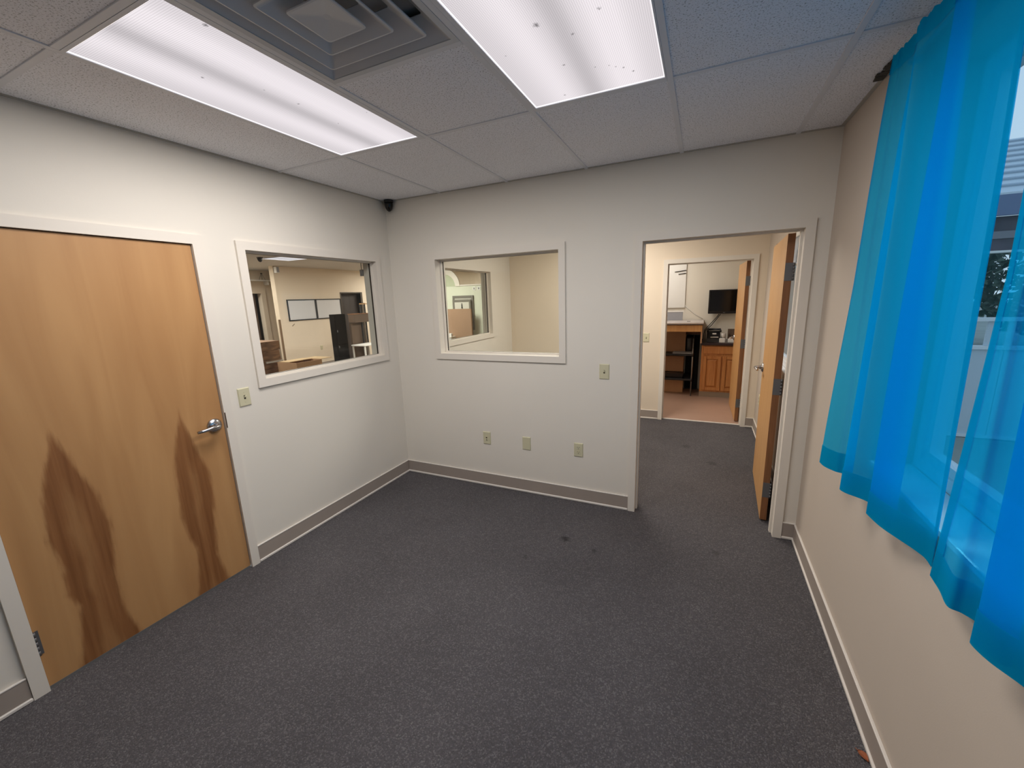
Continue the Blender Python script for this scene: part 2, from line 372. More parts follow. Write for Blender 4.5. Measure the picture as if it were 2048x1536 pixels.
for nm, b, lb in (('ceiling_adjoining', (0, W, TH, D, H, H + 0.1), 'plain white ceiling of the adjoining office'),
                  ('ceiling_kitchen', (0.9, W, D + TH, 4.58, H, H + 0.1), 'plain white ceiling of the kitchenette'),
                  ('ceiling_showroom', (-9.0, -TH, -5.0, 9.2, 2.6, 2.7), 'grey white ceiling of the showroom beyond the glass')):
    structure(B(*b).build(nm, mat('ceiling_paint', (214, 211, 204), 0.9)), lb, 'ceiling')

# showroom shell
structure(B(-9.0, -TH, -5.0, 9.2, -0.12, 0.0).build('floor_showroom', mat('brown_carpet', (120, 104, 92), 0.95, var=0.08, vscale=40)), 'brown carpet floor of the showroom', 'floor')
structure(MB().slab('x', [3.76, 9.2], [0, 2.6], -6.95, -6.8, [(5.72, 6.46, 0, 1.95)]).build('wall_showroom', WALLC), 'cream showroom wall carrying two whiteboards', 'wall')
structure(MB().slab('x', [-5.0, 9.2], [0, 2.6], -8.35, -8.2, [(3.45, 4.32, 0, 2.0)]).build('wall_recess', WALLC), 'deep showroom wall with a doorway under a shelf', 'wall')
structure(B(-9.0, -TH, 9.2, 9.35, 0, 2.6).build('wall_showroom_end', WALLC), 'cream end wall above the arched partition', 'wall')
structure(B(-9.0, -TH, -5.15, -5.0, 0, 2.6).build('wall_showroom_rear', WALLC), 'showroom wall behind the viewer side', 'wall')
structure(B(-9.1, -9.0, -5.0, 9.2, 0, 2.6).build('wall_showroom_outer', DARKWOOD), 'dark wall seen through the recess doorway', 'wall')
structure(B(-TH, 0, D + TH, 9.2, 0, 2.6).build('wall_showroom_side', WALLC), 'showroom wall beyond the adjoining office', 'wall')
# kitchenette shell
structure(B(0.9, W, 4.58, 4.73, 0, 2.6).build('wall_kitchen', mat('kitchen_paint', (226, 221, 208), 0.7)), 'off white kitchenette wall behind the television', 'wall')
structure(B(0.75, 0.9, D + TH, 4.73, 0, 2.6).build('wall_kitchen_side', WALL), 'hidden side wall of the kitchenette', 'wall')

# ------------------------------------------------------------------ baseboards
def baseboard(name, pl, u0, u1, w0, sgn, label):
    o = thing(name, ((w0, (u0 + u1) / 2, 0) if pl == 'x' else ((u0 + u1) / 2, w0, 0)), label, 'baseboard', kind='structure')
    MB().pbox(pl, u0, u1, 0.018, 0.112, w0, w0 + sgn * 0.010).build('board', BASE, o)
    MB().pbox(pl, u0, u1, 0.112, 0.120, w0, w0 + sgn * 0.012, 0.002).build('cap_strip', TRIMW, o)
    MB().pbox(pl, u0, u1, 0.0, 0.018, w0, w0 + sgn * 0.017, 0.004).build('shoe_strip', TRIMW, o)
baseboard('baseboard_left', 'x', D1[1] + 0.052, -0.017, 0.0, 1, 'taupe baseboard under the showroom window')
baseboard('baseboard_left_end', 'x', -4.6, D1[0] - 0.052, 0.0, 1, 'taupe baseboard on the hinge side of the maple door')
baseboard('baseboard_back', 'y', 0.0, D2[0] - 0.052, 0.0, -1, 'taupe baseboard under the small window')
baseboard('baseboard_back_end', 'y', D2[1] + 0.052, W, 0.0, -1, 'short taupe baseboard between doorway casing and corner')
baseboard('baseboard_right', 'x', -4.6, -0.017, W, -1, 'taupe baseboard running under the blue curtain')
baseboard('baseboard_far', 'y', 0.0, D3[0] - 0.052, D, -1, 'taupe baseboard on the adjoining room wall')
baseboard('baseboard_far_end', 'y', D3[1] + 0.052, W, D, -1, 'taupe baseboard stub beside the kitchenette casing')
baseboard('baseboard_adjoining', 'x', TH + 0.02, D - 0.017, W, -1, 'taupe baseboard behind the opened maple door')
baseboard('baseboard_showroom', 'x', 3.76, 5.66, -6.8, 1, 'taupe baseboard below the whiteboards')

# ------------------------------------------------------------------ windows between rooms
CW, CT = 0.051, 0.015
def casing(pl, h, w0, sgn, parent, bottom=True):
    """mitred flat casing boards around opening h on the face w0"""
    u0, u1, v0, v1 = h; a, b = w0, w0 + sgn * CT; bz = v0 - CW if bottom else 0.0
    P = (lambda u, v, q: (q, u, v)) if pl == 'x' else (lambda u, v, q: (u, q, v))
    def board(poly): MB().loft([P(u, v, a) for u, v in poly], [P(u, v, b) for u, v in poly]).build('casing_board', TRIM, parent)
    vb = v0 if bottom else 0.0
    board([(u0 - CW, bz), (u0, vb), (u0, v1), (u0 - CW, v1 + CW)])
    board([(u1, vb), (u1 + CW, bz), (u1 + CW, v1 + CW), (u1, v1)])
    board([(u0 - CW, v1 + CW), (u0, v1), (u1, v1), (u1 + CW, v1 + CW)])
    if bottom: board([(u0 - CW, bz), (u1 + CW, bz), (u1, v0), (u0, v0)])
def liner(pl, h, wa, wb, parent, bottom=True, name='jamb'):
    u0, u1, v0, v1 = h; m = MB(); e = LN - 0.0005
    m.pbox(pl, u0 - e, u0, v0 - (e if bottom else 0), v1 + e, wa, wb); m.pbox(pl, u1, u1 + e, v0 - (e if bottom else 0), v1 + e, wa, wb)
    m.pbox(pl, u0, u1, v1, v1 + e, wa, wb)
    if bottom: m.pbox(pl, u0, u1, v0 - e, v0, wa, wb)
    m.build(name, TRIM, parent)
def rect_frame(pl, h, wd, wa, wb, name, m, parent, bottom=True):
    u0, u1, v0, v1 = h; q = MB()
    q.pbox(pl, u0, u0 + wd, v0, v1, wa, wb); q.pbox(pl, u1 - wd, u1, v0, v1, wa, wb); q.pbox(pl, u0 + wd, u1 - wd, v1 - wd, v1, wa, wb)
    if bottom: q.pbox(pl, u0 + wd, u1 - wd, v0, v0 + wd, wa, wb)
    return q.build(name, m, parent)
def inner_window(name, pl, h, wa, wb, wg, label):
    c = ((wa + wb) / 2, (h[0] + h[1]) / 2, h[2]) if pl == 'x' else ((h[0] + h[1]) / 2, (wa + wb) / 2, h[2])
    o = thing(name, c, label, 'window', kind='structure')
    lo, hi = min(wa, wb), max(wa, wb)
    casing(pl, h, hi, 1, o); casing(pl, h, lo, -1, o); liner(pl, h, lo, hi, o)
    rect_frame(pl, h, 0.012, wg + 0.008, wg + 0.022, 'stop', TRIM, o); rect_frame(pl, h, 0.012, wg - 0.022, wg - 0.008, 'stop', TRIM, o)
    rect_frame(pl, h, 0.012, wg - 0.008, wg + 0.008, 'gasket', GAP, o)
    MB().pbox(pl, h[0] + 0.012, h[1] - 0.012, h[2] + 0.012, h[3] - 0.012, wg - 0.003, wg + 0.003).build('pane', GLASS, o)
inner_window('window_1', 'x', W1, -TH, 0.0, -0.055, 'interior window to the showroom beside the maple door')
inner_window('window_2', 'y', W2, 0.0, TH, 0.090, 'interior window to the adjoining office above the outlets')
inner_window('window_3', 'x', W3, -TH, 0.0, -0.055, 'showroom window of the adjoining office, seen through the small window')

# daylight windows
VINYL = mat('white_vinyl', (226, 228, 230), 0.35)
def outer_window(name, h, label, split, dp=0.125):
    o = thing(name, (W + 0.1, (h[0] + h[1]) / 2, h[2]), label, 'window', kind='structure')
    MB().box(W - 0.004, W + dp, h[0], h[1], h[2] - 0.0, h[2] + 0.022, 0.003).build('sill', mat('gloss_white_sill', (236, 238, 240), 0.18), o)
    fr = rect_frame('x', (h[0], h[1], h[2] + 0.022, h[3]), 0.045, W + dp, W + dp + 0.06, 'frame', VINYL, o)
    ym = split
    MB().box(W + dp + 0.005, W + dp + 0.055, ym - 0.025, ym + 0.025, h[2] + 0.067, h[3] - 0.045).build('mullion', VINYL, o)
    for a, b in ((h[0] + 0.045, ym - 0.025), (ym + 0.025, h[1] - 0.045)):
        s = rect_frame('x', (a, b, h[2] + 0.067, h[3] - 0.045), 0.032, W + dp + 0.01, W + dp + 0.047, 'sash', VINYL, o)
        B(W + dp + 0.025, W + dp + 0.031, a + 0.03, b - 0.03, h[2] + 0.097, h[3] - 0.075).build('pane', GLASS, s)
    return o
outer_window('window_4', W4, 'wide daylight window behind the blue curtain', -2.25)
outer_window('window_5', W5, 'daylight window behind the blind in the adjoining office', 0.95, 0.045)

# blind in the adjoining office
bl = thing('window_blind', (W + 0.03, 1.3, 2.09), 'white slatted blind glimpsed in the gap behind the opened maple door', 'blind')
B(W + 0.004, W + 0.04, 0.77, 2.04, 2.06, 2.098, 0.003).build('head_rail', WHITE, bl)
BLW = bpy.data.materials.new('blind_vinyl'); BLW.use_nodes = True
_t = BLW.node_tree; _tl = _t.nodes.new('ShaderNodeBsdfTranslucent'); _tl.inputs[0].default_value = (0.9, 0.9, 0.9, 1); _mx = _t.nodes.new('ShaderNodeMixShader'); _mx.inputs[0].default_value = 0.6
_t.nodes['Principled BSDF'].inputs['Base Color'].default_value = (0.87, 0.87, 0.87, 1)
_t.links.new(_t.nodes['Principled BSDF'].outputs[0], _mx.inputs[1]); _t.links.new(_tl.outputs[0], _mx.inputs[2]); _t.links.new(_mx.outputs[0], _t.nodes['Material Output'].inputs[0])
sl = None
for k in range(14):
    z = 2.045 - k * 0.014
    if sl is None:
        sl = B(W + 0.010, W + 0.034, 0.77, 2.04, -0.0006, 0.0006).rot((W + 0.022, 1.3, 0), math.radians(50), 'Y').build('slat', BLW, bl); so = sl
    else:
        so = sl.copy(); COL.objects.link(so)
    so.location = (0, 0, z)            # the slat mesh is built at z = 0
B(W + 0.008, W + 0.036, 0.77, 2.04, 1.838, 1.852, 0.003).build('bottom_rail', WHITE, bl)

# ------------------------------------------------------------------ doors
def interp_curve(node, pts, lo, hi):
    """float curve with value range normalised to 0..1"""
    c = node.mapping.curves[0]
    while len(c.points) > 2: c.points.remove(c.points[1])
    pts = sorted(pts)
    c.points[0].location = (0, pts[0][1]); c.points[1].location = (1, pts[-1][1])
    for a, b in pts[1:-1]: c.points.new(a, b)
    for q in c.points: q.handle_type = 'VECTOR'
    node.mapping.update()
def flame_maple():
    m = bpy.data.materials.new('flame_maple_veneer'); m.use_nodes = True; t = m.node_tree; p = t.nodes['Principled BSDF']; L = t.links.new; N = t.nodes.new
    co = N('ShaderNodeTexCoord'); s = N('ShaderNodeSeparateXYZ'); L(co.outputs['Object'], s.inputs[0])    # object origin: hinge-side bottom corner
    mp = N('ShaderNodeMapping'); mp.inputs['Scale'].default_value = (6, 9, 0.9); L(co.outputs['Object'], mp.inputs[0])
    n = N('ShaderNodeTexNoise'); n.inputs['Scale'].default_value = 1.0; n.inputs['Detail'].default_value = 5; n.inputs['Distortion'].default_value = 0.8; L(mp.outputs[0], n.inputs['Vector'])
    base = N('ShaderNodeValToRGB'); e = base.color_ramp.elements; e[0].position = 0.3; e[0].color = (*lin((176, 130, 84)), 1); e[1].position = 0.72; e[1].color = (*lin((192, 147, 98)), 1)
    L(n.outputs['Fac'], base.inputs[0])
    ZM = 1.2
    zz = N('ShaderNodeMath'); zz.operation = 'DIVIDE'; L(s.outputs['Z'], zz.inputs[0]); zz.inputs[1].default_value = ZM
    # ragged edge noise
    mp2 = N('ShaderNodeMapping'); mp2.inputs['Scale'].default_value = (1, 60, 9); L(co.outputs['Object'], mp2.inputs[0])
    n2 = N('ShaderNodeTexNoise'); n2.inputs['Scale'].default_value = 1.0; n2.inputs['Detail'].default_value = 4; L(mp2.outputs[0], n2.inputs['Vector'])
    yj = N('ShaderNodeMath'); yj.operation = 'MULTIPLY_ADD'; L(n2.outputs['Fac'], yj.inputs[0]); yj.inputs[1].default_value = 0.034; L(s.outputs['Y'], yj.inputs[2])
    yk = N('ShaderNodeMath'); yk.operation = 'SUBTRACT'; L(yj.outputs[0], yk.inputs[0]); yk.inputs[1].default_value = 0.017
    Y0 = D1[0]
    Lf = [(-2.316, 1.166), (-2.375, 0.974), (-2.401, 0.868), (-2.423, 0.67), (-2.399, 0.508), (-2.415, 0.384), (-2.384, 0.309), (-2.404, 0.167), (-2.433, 0.0)]
    Rf = [(-2.316, 1.166), (-2.277, 1.042), (-2.24, 0.904), (-2.209, 0.794), (-2.195, 0.654), (-2.202, 0.535), (-2.222, 0.385), (-2.225, 0.279), (-2.22, 0.166), (-2.18, 0.0)]
    L2 = [(-1.826, 1.136), (-1.871, 0.975), (-1.902, 0.856), (-1.917, 0.677), (-1.926, 0.518), (-1.909, 0.38), (-1.887, 0.3), (-1.901, 0.146), (-1.93, 0.0)]
    R2 = [(-1.826, 1.136), (-1.807, 1.039), (-1.759, 0.834), (-1.73, 0.723), (-1.728, 0.588), (-1.75, 0.465), (-1.757, 0.359), (-1.773, 0.201), (-1.735, 0.0)]
    def edge(pts, side):
        fc = N('ShaderNodeFloatCurve'); q = [((z / ZM), (y - Y0)) for y, z in pts]; top = max(q)[1]; q.append((max(q)[0] + 0.004, top + side * 0.02)); q.append((1.0, top + side * 0.08)); interp_curve(fc, q, 0, 1); L(zz.outputs[0], fc.inputs['Value']); return fc
    masks = []
    for a, b, top in ((Lf, Rf, 1.166), (L2, R2, 1.136)):
        fa, fb = edge(a, 1), edge(b, -1)
        d1 = N('ShaderNodeMath'); d1.operation = 'SUBTRACT'; L(yk.outputs[0], d1.inputs[0]); L(fa.outputs[0], d1.inputs[1])
        d2 = N('ShaderNodeMath'); d2.operation = 'SUBTRACT'; L(fb.outputs[0], d2.inputs[0]); L(yk.outputs[0], d2.inputs[1])
        mn = N('ShaderNodeMath'); mn.operation = 'MINIMUM'; L(d1.outputs[0], mn.inputs[0]); L(d2.outputs[0], mn.inputs[1])
        mr = N('ShaderNodeMapRange'); mr.interpolation_type = 'SMOOTHSTEP'; mr.inputs['From Min'].default_value = -0.006; mr.inputs['From Max'].default_value = 0.024; L(mn.outputs[0], mr.inputs[0])
        # paler heart in the middle of the figure
        core = N('ShaderNodeMapRange'); core.interpolation_type = 'SMOOTHSTEP'; core.inputs['From Min'].default_value = 0.055; core.inputs['From Max'].default_value = 0.11; core.inputs['To Min'].default_value = 1.0; core.inputs['To Max'].default_value = 0.62; L(mn.outputs[0], core.inputs[0])
        mu = N('ShaderNodeMath'); mu.operation = 'MULTIPLY'; L(mr.outputs[0], mu.inputs[0]); L(core.outputs[0], mu.inputs[1])
        masks.append(mu)
    mxm = N('ShaderNodeMath'); mxm.operation = 'MAXIMUM'; L(masks[0].outputs[0], mxm.inputs[0]); L(masks[1].outputs[0], mxm.inputs[1])
    mp3 = N('ShaderNodeMapping'); mp3.inputs['Scale'].default_value = (1, 45, 1.6); L(co.outputs['Object'], mp3.inputs[0])
    n3 = N('ShaderNodeTexNoise'); n3.inputs['Scale'].default_value = 1; n3.inputs['Detail'].default_value = 5; L(mp3.outputs[0], n3.inputs['Vector'])
    dk = N('ShaderNodeValToRGB'); e = dk.color_ramp.elements; e[0].position = 0.3; e[0].color = (*lin((122, 78, 44)), 1); e[1].position = 0.75; e[1].color = (*lin((152, 104, 64)), 1); L(n3.outputs['Fac'], dk.inputs[0])
    mx = N('ShaderNodeMix'); mx.data_type = 'RGBA'; L(mxm.outputs[0], mx.inputs['Factor']); L(base.outputs[0], mx.inputs['A']); L(dk.outputs[0], mx.inputs['B'])
    L(mx.outputs['Result'], p.inputs['Base Color']); p.inputs['Roughness'].default_value = 0.42; p.inputs['Specular IOR Level'].default_value = 0.35
    return m

def door_frame(o, pl, h, wa, wb, stop):
    lo, hi = min(wa, wb), max(wa, wb)
    liner(pl, h, lo, hi, o, bottom=False); casing(pl, h, hi, 1, o, bottom=False); casing(pl, h, lo, -1, o, bottom=False)
    q = MB(); a, b = stop
    q.pbox(pl, h[0], h[0] + 0.012, 0, h[3], a, b); q.pbox(pl, h[1] - 0.012, h[1], 0, h[3], a, b); q.pbox(pl, h[0] + 0.012, h[1] - 0.012, h[3] - 0.012, h[3], a, b)
    q.build('stop', TRIM, o)

def lever(parent, c, out, along):
    """lever handle: rose plus bent tapering arm. out, along are unit vectors"""
    c, out, along = Vector(c), Vector(out), Vector(along); ax = 'x'
    sg = 1 if out.x > 0 else -1
    h = MB().lathe([(0.0405, 0.0), (0.0405, 0.004 * sg), (0.036, 0.011 * sg), (0.024, 0.016 * sg), (0.015, 0.019 * sg)], c, ax, 28).build('rose', CHROME, parent)
    arm = MB()
    up = Vector((0, 0, 1))
    pts = [c + out * 0.015, c + out * 0.045, c + out * 0.058 + along * 0.012, c + out * 0.060 + along * 0.045 + up * 0.001, c + out * 0.058 + along * 0.085 - up * 0.003, c + out * 0.054 + along * 0.118 - up * 0.004]
    arm.tube(pts, [0.013, 0.0135, 0.0135, 0.011, 0.0095, 0.008], 12)
    arm.build('lever', CHROME, parent)

# maple door in the long wall (closed)
d1 = thing('door_1', (0, D1[0], 0), 'closed maple veneer door with two dark flame figures', 'door', kind='structure')
door_frame(d1, 'x', D1, -TH, 0.0, (-0.075, -0.05))
leaf1 = B(-0.046, -0.0015, D1[0] + 0.003, D1[1] - 0.0035, 0.012, D1[3] - 0.004, 0.0012).build('leaf', flame_maple(), d1)
hd = thing('handle', (0, 0.868, 0.982), None, None); hd.parent = d1
lever(hd, (-0.0015, D1[0] + 0.868, 0.982), (1, 0, 0), (0, -1, 0))
for z in (0.24, 1.02, 1.80):
    hb = B(-0.0005, 0.0018, D1[0] - 0.012, D1[0] + 0.018, z - 0.058, z + 0.058).build('hinge', STEEL, d1)
    q = MB()
    for k in range(5): q.lathe([(0.0075, 0.0002), (0.0075, 0.0230)], (0.0065, D1[0] + 0.001, z - 0.058 + k * 0.0232), 'z', 12)
    q.build('barrel', STEEL, hb)
B(-0.03, 0.0165, D1[1] + 0.0005, D1[1] + 0.006, 0.950, 1.045).build('strike_plate', BRONZE, d1)

# doorway in the back wall, leaf swung into the adjoining office
def open_door(name, h, w_hinge, wa, wb, label, lever_z, ang, leaf_len, hz):
    o = thing(name, (h[1], wb, 0), label, 'door', kind='structure')
    door_frame(o, 'y', h, wa, wb, (wa + 0.04, wa + 0.072))
    px, py = h[1] - 0.012, w_hinge
    piv = (px, py, 0)
    lf = B(px - 0.042, px, py, py + leaf_len, 0.012, h[3] - 0.006, 0.0012).rot(piv, ang).build('leaf', MAPLE, o)
    B(px - 0.0415, px - 0.0005, py - 0.0008, py + 0.0004, 0.013, h[3] - 0.007).rot(piv, ang).build('edge_band', MAPLED, lf)  # thin edge strip whose dark tone imitates shade
    for z in hz:
        q = B(px - 0.041, px + 0.001, py - 0.003, py - 0.0009, z - 0.056, z + 0.056, 0.0006).rot(piv, ang).build('hinge', STEEL, o)
        b = MB()
        for k in range(5): b.lathe([(0.0065, 0.0005), (0.0065, 0.0215)], (px + 0.006, py - 0.002, z - 0.056 + k * 0.0224), 'z', 12)
        b.build('barrel', STEEL, q)
    hd = thing('handle', (0, 0, 0), None, None); hd.parent = o
    c = Matrix.Rotation(ang, 3, 'Z') @ Vector((-0.042, leaf_len - 0.065, 0)) + Vector((px, py, lever_z))
    lever(hd, c, (-1, 0, 0), (0, -1, 0))
    return o
open_door('door_2', D2, 0.186, 0.0, TH, 'maple door standing open into the adjoining office', 1.0, math.radians(-2.6), 0.905, (0.246, 1.005, 1.762))
open_door('door_3', D3, 2.735, D, D + TH, 'maple door standing open into the kitchenette beside the oak cabinet', 1.0, math.radians(1.0), 0.91, (0.246, 1.005, 1.762))
# ------------------------------------------------------------------ ceiling lights
def troffer(x0, x1, y0, y1, lx0, lx1, z, power, color, label, group, lens_label=None, lamp_only=False):
    o = thing('ceiling_light', ((x0 + x1) / 2, (y0 + y1) / 2, z), label, 'light', group)
    fr = MB()
    fr.box(x0, lx0, y0, y1, z - 0.004, z + 0.03); fr.box(lx1, x1, y0, y1, z - 0.004, z + 0.03)
    fr.box(lx0, lx1, y0, y0 + 0.013, z - 0.004, z + 0.03); fr.box(lx0, lx1, y1 - 0.013, y1, z - 0.004, z + 0.03)
    fr.build('frame', TEE, o)
    c = (x0 + x1) / 2
    B(lx0, lx1, y0 + 0.013, y1 - 0.013, z + 0.002, z + 0.005).build('lens', lens_mat(lx0 - c, lx1 - c, [b for b in BUGS if lx0 < b[0] < lx1 and y0 < b[1] < y1]), o)
    rim = rect_frame_z(lx0, lx1, y0 + 0.013, y1 - 0.013, 0.004, z - 0.001, z + 0.0019, 'lens_rim', mat('lit_lens_edge', (250, 246, 250), 0.3, emit=((255, 250, 252), 0.9)), o)
    B(x0 + 0.01, x1 - 0.01, y0 + 0.01, y1 - 0.01, z + 0.03, z + 0.034).build('housing', TEE, o)
    ld = bpy.data.lights.new('lamp', 'AREA'); ld.shape = 'RECTANGLE'; ld.size = lx1 - lx0 - 0.02; ld.size_y = y1 - y0 - 0.05; ld.energy = power; ld.color = color
    lo = bpy.data.objects.new('lamp', ld); COL.objects.link(lo); lo.parent = o; lo.location = ((lx0 + lx1) / 2 - c, 0, -0.012)
    return o
def rect_frame_z(x0, x1, y0, y1, wd, z0, z1, name, m, parent):
    q = MB(); q.box(x0, x0 + wd, y0, y1, z0, z1); q.box(x1 - wd, x1, y0, y1, z0, z1); q.box(x0 + wd, x1 - wd, y0, y0 + wd, z0, z1); q.box(x0 + wd, x1 - wd, y1 - wd, y1, z0, z1)
    return q.build(name, m, parent)
g = 0.0125
troffer(X0 + g, X0 + TL - g, YA - 2 * TL + g, YA - g, 0.594, 1.150, H, LAMP_DOOR, LC_MAIN, 'lit ceiling light between the maple door wall and the air vent', 'fluorescent lights of the front office')
troffer(X0 + 2 * TL + g, X0 + 3 * TL - g, YA - 2 * TL + g, YA - g, 1.826, 2.388, H, LAMP_MID, LC_MAIN, 'lit ceiling light over the middle of the room with dark insect specks', 'fluorescent lights of the front office')
troffer(1.3, 1.9, 0.75, 1.95, 1.32, 1.88, H - 0.012, LAMP_NEXT, LC_WARM, 'ceiling light of the adjoining office', None)
troffer(1.5, 2.1, 3.0, 4.2, 1.52, 2.08, H - 0.012, LAMP_KITCHEN, LC_WARM, 'ceiling light of the kitchenette', None)
for (sx0, sy0, lb) in ((-5.46, 2.56, 'lit showroom ceiling light seen at the head of the interior window'), (-3.2, 3.2, 'showroom ceiling light over the cardboard carton'), (-3.2, 7.0, 'showroom ceiling light beyond the arched partition'), (-5.9, 6.6, 'showroom ceiling light near the dark doorway'), (-3.6, -0.6, 'showroom ceiling light beyond the maple door'), (-7.9, 2.0, 'showroom ceiling light in front of the shelf')):
    ln = 0.62 if sx0 == -5.46 else 1.2
    troffer(sx0, sx0 + 0.6, sy0, sy0 + ln, sx0 + 0.02, sx0 + 0.58, 2.588, LAMP_SHOW * (1.8 if sx0 == -3.2 else 1), LC_WARM, lb, 'showroom ceiling lights')

# ------------------------------------------------------------------ air vent: stepped square diffuser
VENT = mat('vent_enamel', (196, 198, 202), 0.45)
vc = (X0 + 1.5 * TL, YA - 1.5 * TL)
ve = thing('air_vent', (vc[0], vc[1], H), 'square stepped air diffuser in the ceiling between the two lights', 'vent')
def ring(h0, z0, h1, z1, t=0.004):
    """sloping square louvre: outer lower edge half-size h0 at z0, inner upper edge h1 at z1, rounded corners"""
    def sq(h, z, r):
        pts = []
        for cx_, cy_, a0 in ((1, 1, 0), (-1, 1, 90), (-1, -1, 180), (1, -1, 270)):
            for k in range(4):
                a = math.radians(a0 + k * 30); pts.append((vc[0] + cx_ * (h - r) + r * math.cos(a), vc[1] + cy_ * (h - r) + r * math.sin(a), z))
        return pts
    m = MB(); bm = m.bm; rings = [sq(h0, z0 + t, 0.012), sq(h0, z0, 0.012), sq(h0 - 0.006, z0 - 0.001, 0.010), sq(h1, z1, 0.008), sq(h1 + 0.003, z1 + t, 0.008)]
    V = [[bm.verts.new(p) for p in r] for r in rings]
    for A, Bq in zip(V, V[1:] + V[:1]):
        for k in range(len(A)): bm.faces.new([A[k], A[(k + 1) % len(A)], Bq[(k + 1) % len(A)], Bq[k]])
    bmesh.ops.recalc_face_normals(bm, faces=bm.faces[:])
    return m
rect_frame_z(vc[0] - TL / 2 + g, vc[0] + TL / 2 - g, vc[1] - TL / 2 + g, vc[1] + TL / 2 - g, 0.022, H - 0.004, H + 0.004, 'flange', VENT, ve)
ring(0.278, H - 0.001, 0.205, H + 0.055).build('louvre', VENT, ve)
ring(0.216, H - 0.006, 0.132, H + 0.055).build('louvre', VENT, ve)
ring(0.142, H - 0.010, 0.070, H + 0.048).build('louvre', VENT, ve)
ring(0.082, H - 0.014, 0.012, H - 0.004).build('centre_plate', VENT, ve)
B(vc[0] - 0.02, vc[0] + 0.02, vc[1] - 0.02, vc[1] + 0.02, H - 0.004, H + 0.0).build('screw_boss', VENT, ve)
B(vc[0] - 0.27, vc[0] + 0.27, vc[1] - 0.27, vc[1] + 0.27, H + 0.075, H + 0.078).build('plenum', mat('grey_plenum', (150, 150, 152), 0.8), ve)

# ------------------------------------------------------------------ dome camera in the corner
dc = thing('dome_camera', (0.075, -0.040, H - 0.004), 'small black dome camera hanging from the ceiling corner', 'camera')
MB().lathe([(0.040, 0.0), (0.041, -0.010), (0.038, -0.018)], (0.075, -0.040, H - 0.0035), 'z', 24).build('base', BLACK, dc)
MB().lathe([(0.036, 0.0), (0.0355, -0.018), (0.031, -0.040), (0.022, -0.060), (0.010, -0.071), (0.002, -0.073)], (0.075, -0.040, H - 0.0215), 'z', 24).build('dome', mat('smoked_dome', (14, 12, 14), 0.12), dc)

# ------------------------------------------------------------------ switches and outlets
def plate(pl, u, v, w0, sgn, kind, label, cat, wd=0.076, ht=0.116):
    P = (lambda a, b, c: (c, a, b)) if pl == 'x' else (lambda a, b, c: (a, c, b))
    o = thing({'switch': 'light_switch', 'outlet': 'wall_outlet', 'blank': 'blank_plate', 'jack': 'phone_jack'}[kind], P(u, v - ht / 2, w0), label, cat, {'outlet': 'wall outlets'}.get(kind))
    m = MB()
    a = [(u - wd / 2, v - ht / 2), (u + wd / 2, v - ht / 2), (u + wd / 2, v + ht / 2), (u - wd / 2, v + ht / 2)]
    b = [(u - wd / 2 + 0.005, v - ht / 2 + 0.005), (u + wd / 2 - 0.005, v - ht / 2 + 0.005), (u + wd / 2 - 0.005, v + ht / 2 - 0.005), (u - wd / 2 + 0.005, v + ht / 2 - 0.005)]
    m.loft([P(*q, w0) for q in a], [P(*q, w0 + sgn * 0.007) for q in b]).build('plate', IVORY, o)
    f = w0 + sgn * 0.007
    def pb(u0, u1, v0, v1, d0, d1, nm, mm): return MB().pbox(pl, u + u0, u + u1, v + v0, v + v1, f + sgn * d0, f + sgn * d1).build(nm, mm, o)
    if kind == 'switch':
        pb(-0.0055, 0.0055, -0.0125, 0.0125, -0.0005, 0.0004, 'slot', SLOT)
        m = MB(); t0, t1 = -0.002, 0.009
        lo = [P(u - 0.0045, v - 0.006, f), P(u + 0.0045, v - 0.006, f), P(u + 0.0045, v + 0.008, f), P(u - 0.0045, v + 0.008, f)]
        hi = [P(u - 0.0038, v + 0.003, f + sgn * 0.012), P(u + 0.0038, v + 0.003, f + sgn * 0.012), P(u + 0.0038, v + 0.011, f + sgn * 0.010), P(u - 0.0038, v + 0.011, f + sgn * 0.010)]
        m.loft(lo, hi).build('toggle', IVORY, o)
        for q in (-0.030, 0.030): pb(-0.003, 0.003, q - 0.003, q + 0.003, 0, 0.001, 'screw', IVORY)
    elif kind == 'outlet':
        for q in (0.0195, -0.0195):
            s = pb(-0.0165, 0.0165, q - 0.014, q + 0.014, 0, 0.0018, 'socket', IVORY)
            for r0, r1, z0, z1 in ((-0.008, -0.0055, 0.0, 0.009), (0.0055, 0.008, 0.0, 0.009), (-0.0025, 0.0025, -0.010, -0.005)):
                MB().pbox(pl, u + r0, u + r1, v + q + z0, v + q + z1, f + sgn * 0.0018, f + sgn * 0.0022).build('slot', SLOT, s)
        pb(-0.0025, 0.0025, -0.0025, 0.0025, 0, 0.001, 'screw', IVORY)
    elif kind == 'jack':
        pb(-0.009, 0.009, -0.004, 0.014, 0, 0.003, 'jack', IVORY); pb(-0.006, 0.006, 0.0, 0.010, 0.003, 0.0034, 'port', SLOT)
        pb(-0.008, 0.008, -0.022, -0.010, 0, 0.0025, 'jack', IVORY); pb(-0.005, 0.005, -0.019, -0.013, 0.0025, 0.003, 'port', SLOT)
    else:
        for q in (-0.030, 0.030): pb(-0.003, 0.003, q - 0.003, q + 0.003, 0, 0.0008, 'screw', IVORY)
plate('x', -1.469, 1.108, 0.0, 1, 'switch', 'ivory toggle light switch between the maple door and the showroom window', 'switch')
plate('y', 1.938, 1.094, 0.0, -1, 'switch', 'ivory toggle light switch between the small window and the open doorway', 'switch')
plate('y', 0.907, 0.451, 0.0, -1, 'jack', 'ivory phone jack plate low on the wall, closest to the room corner', 'outlet')
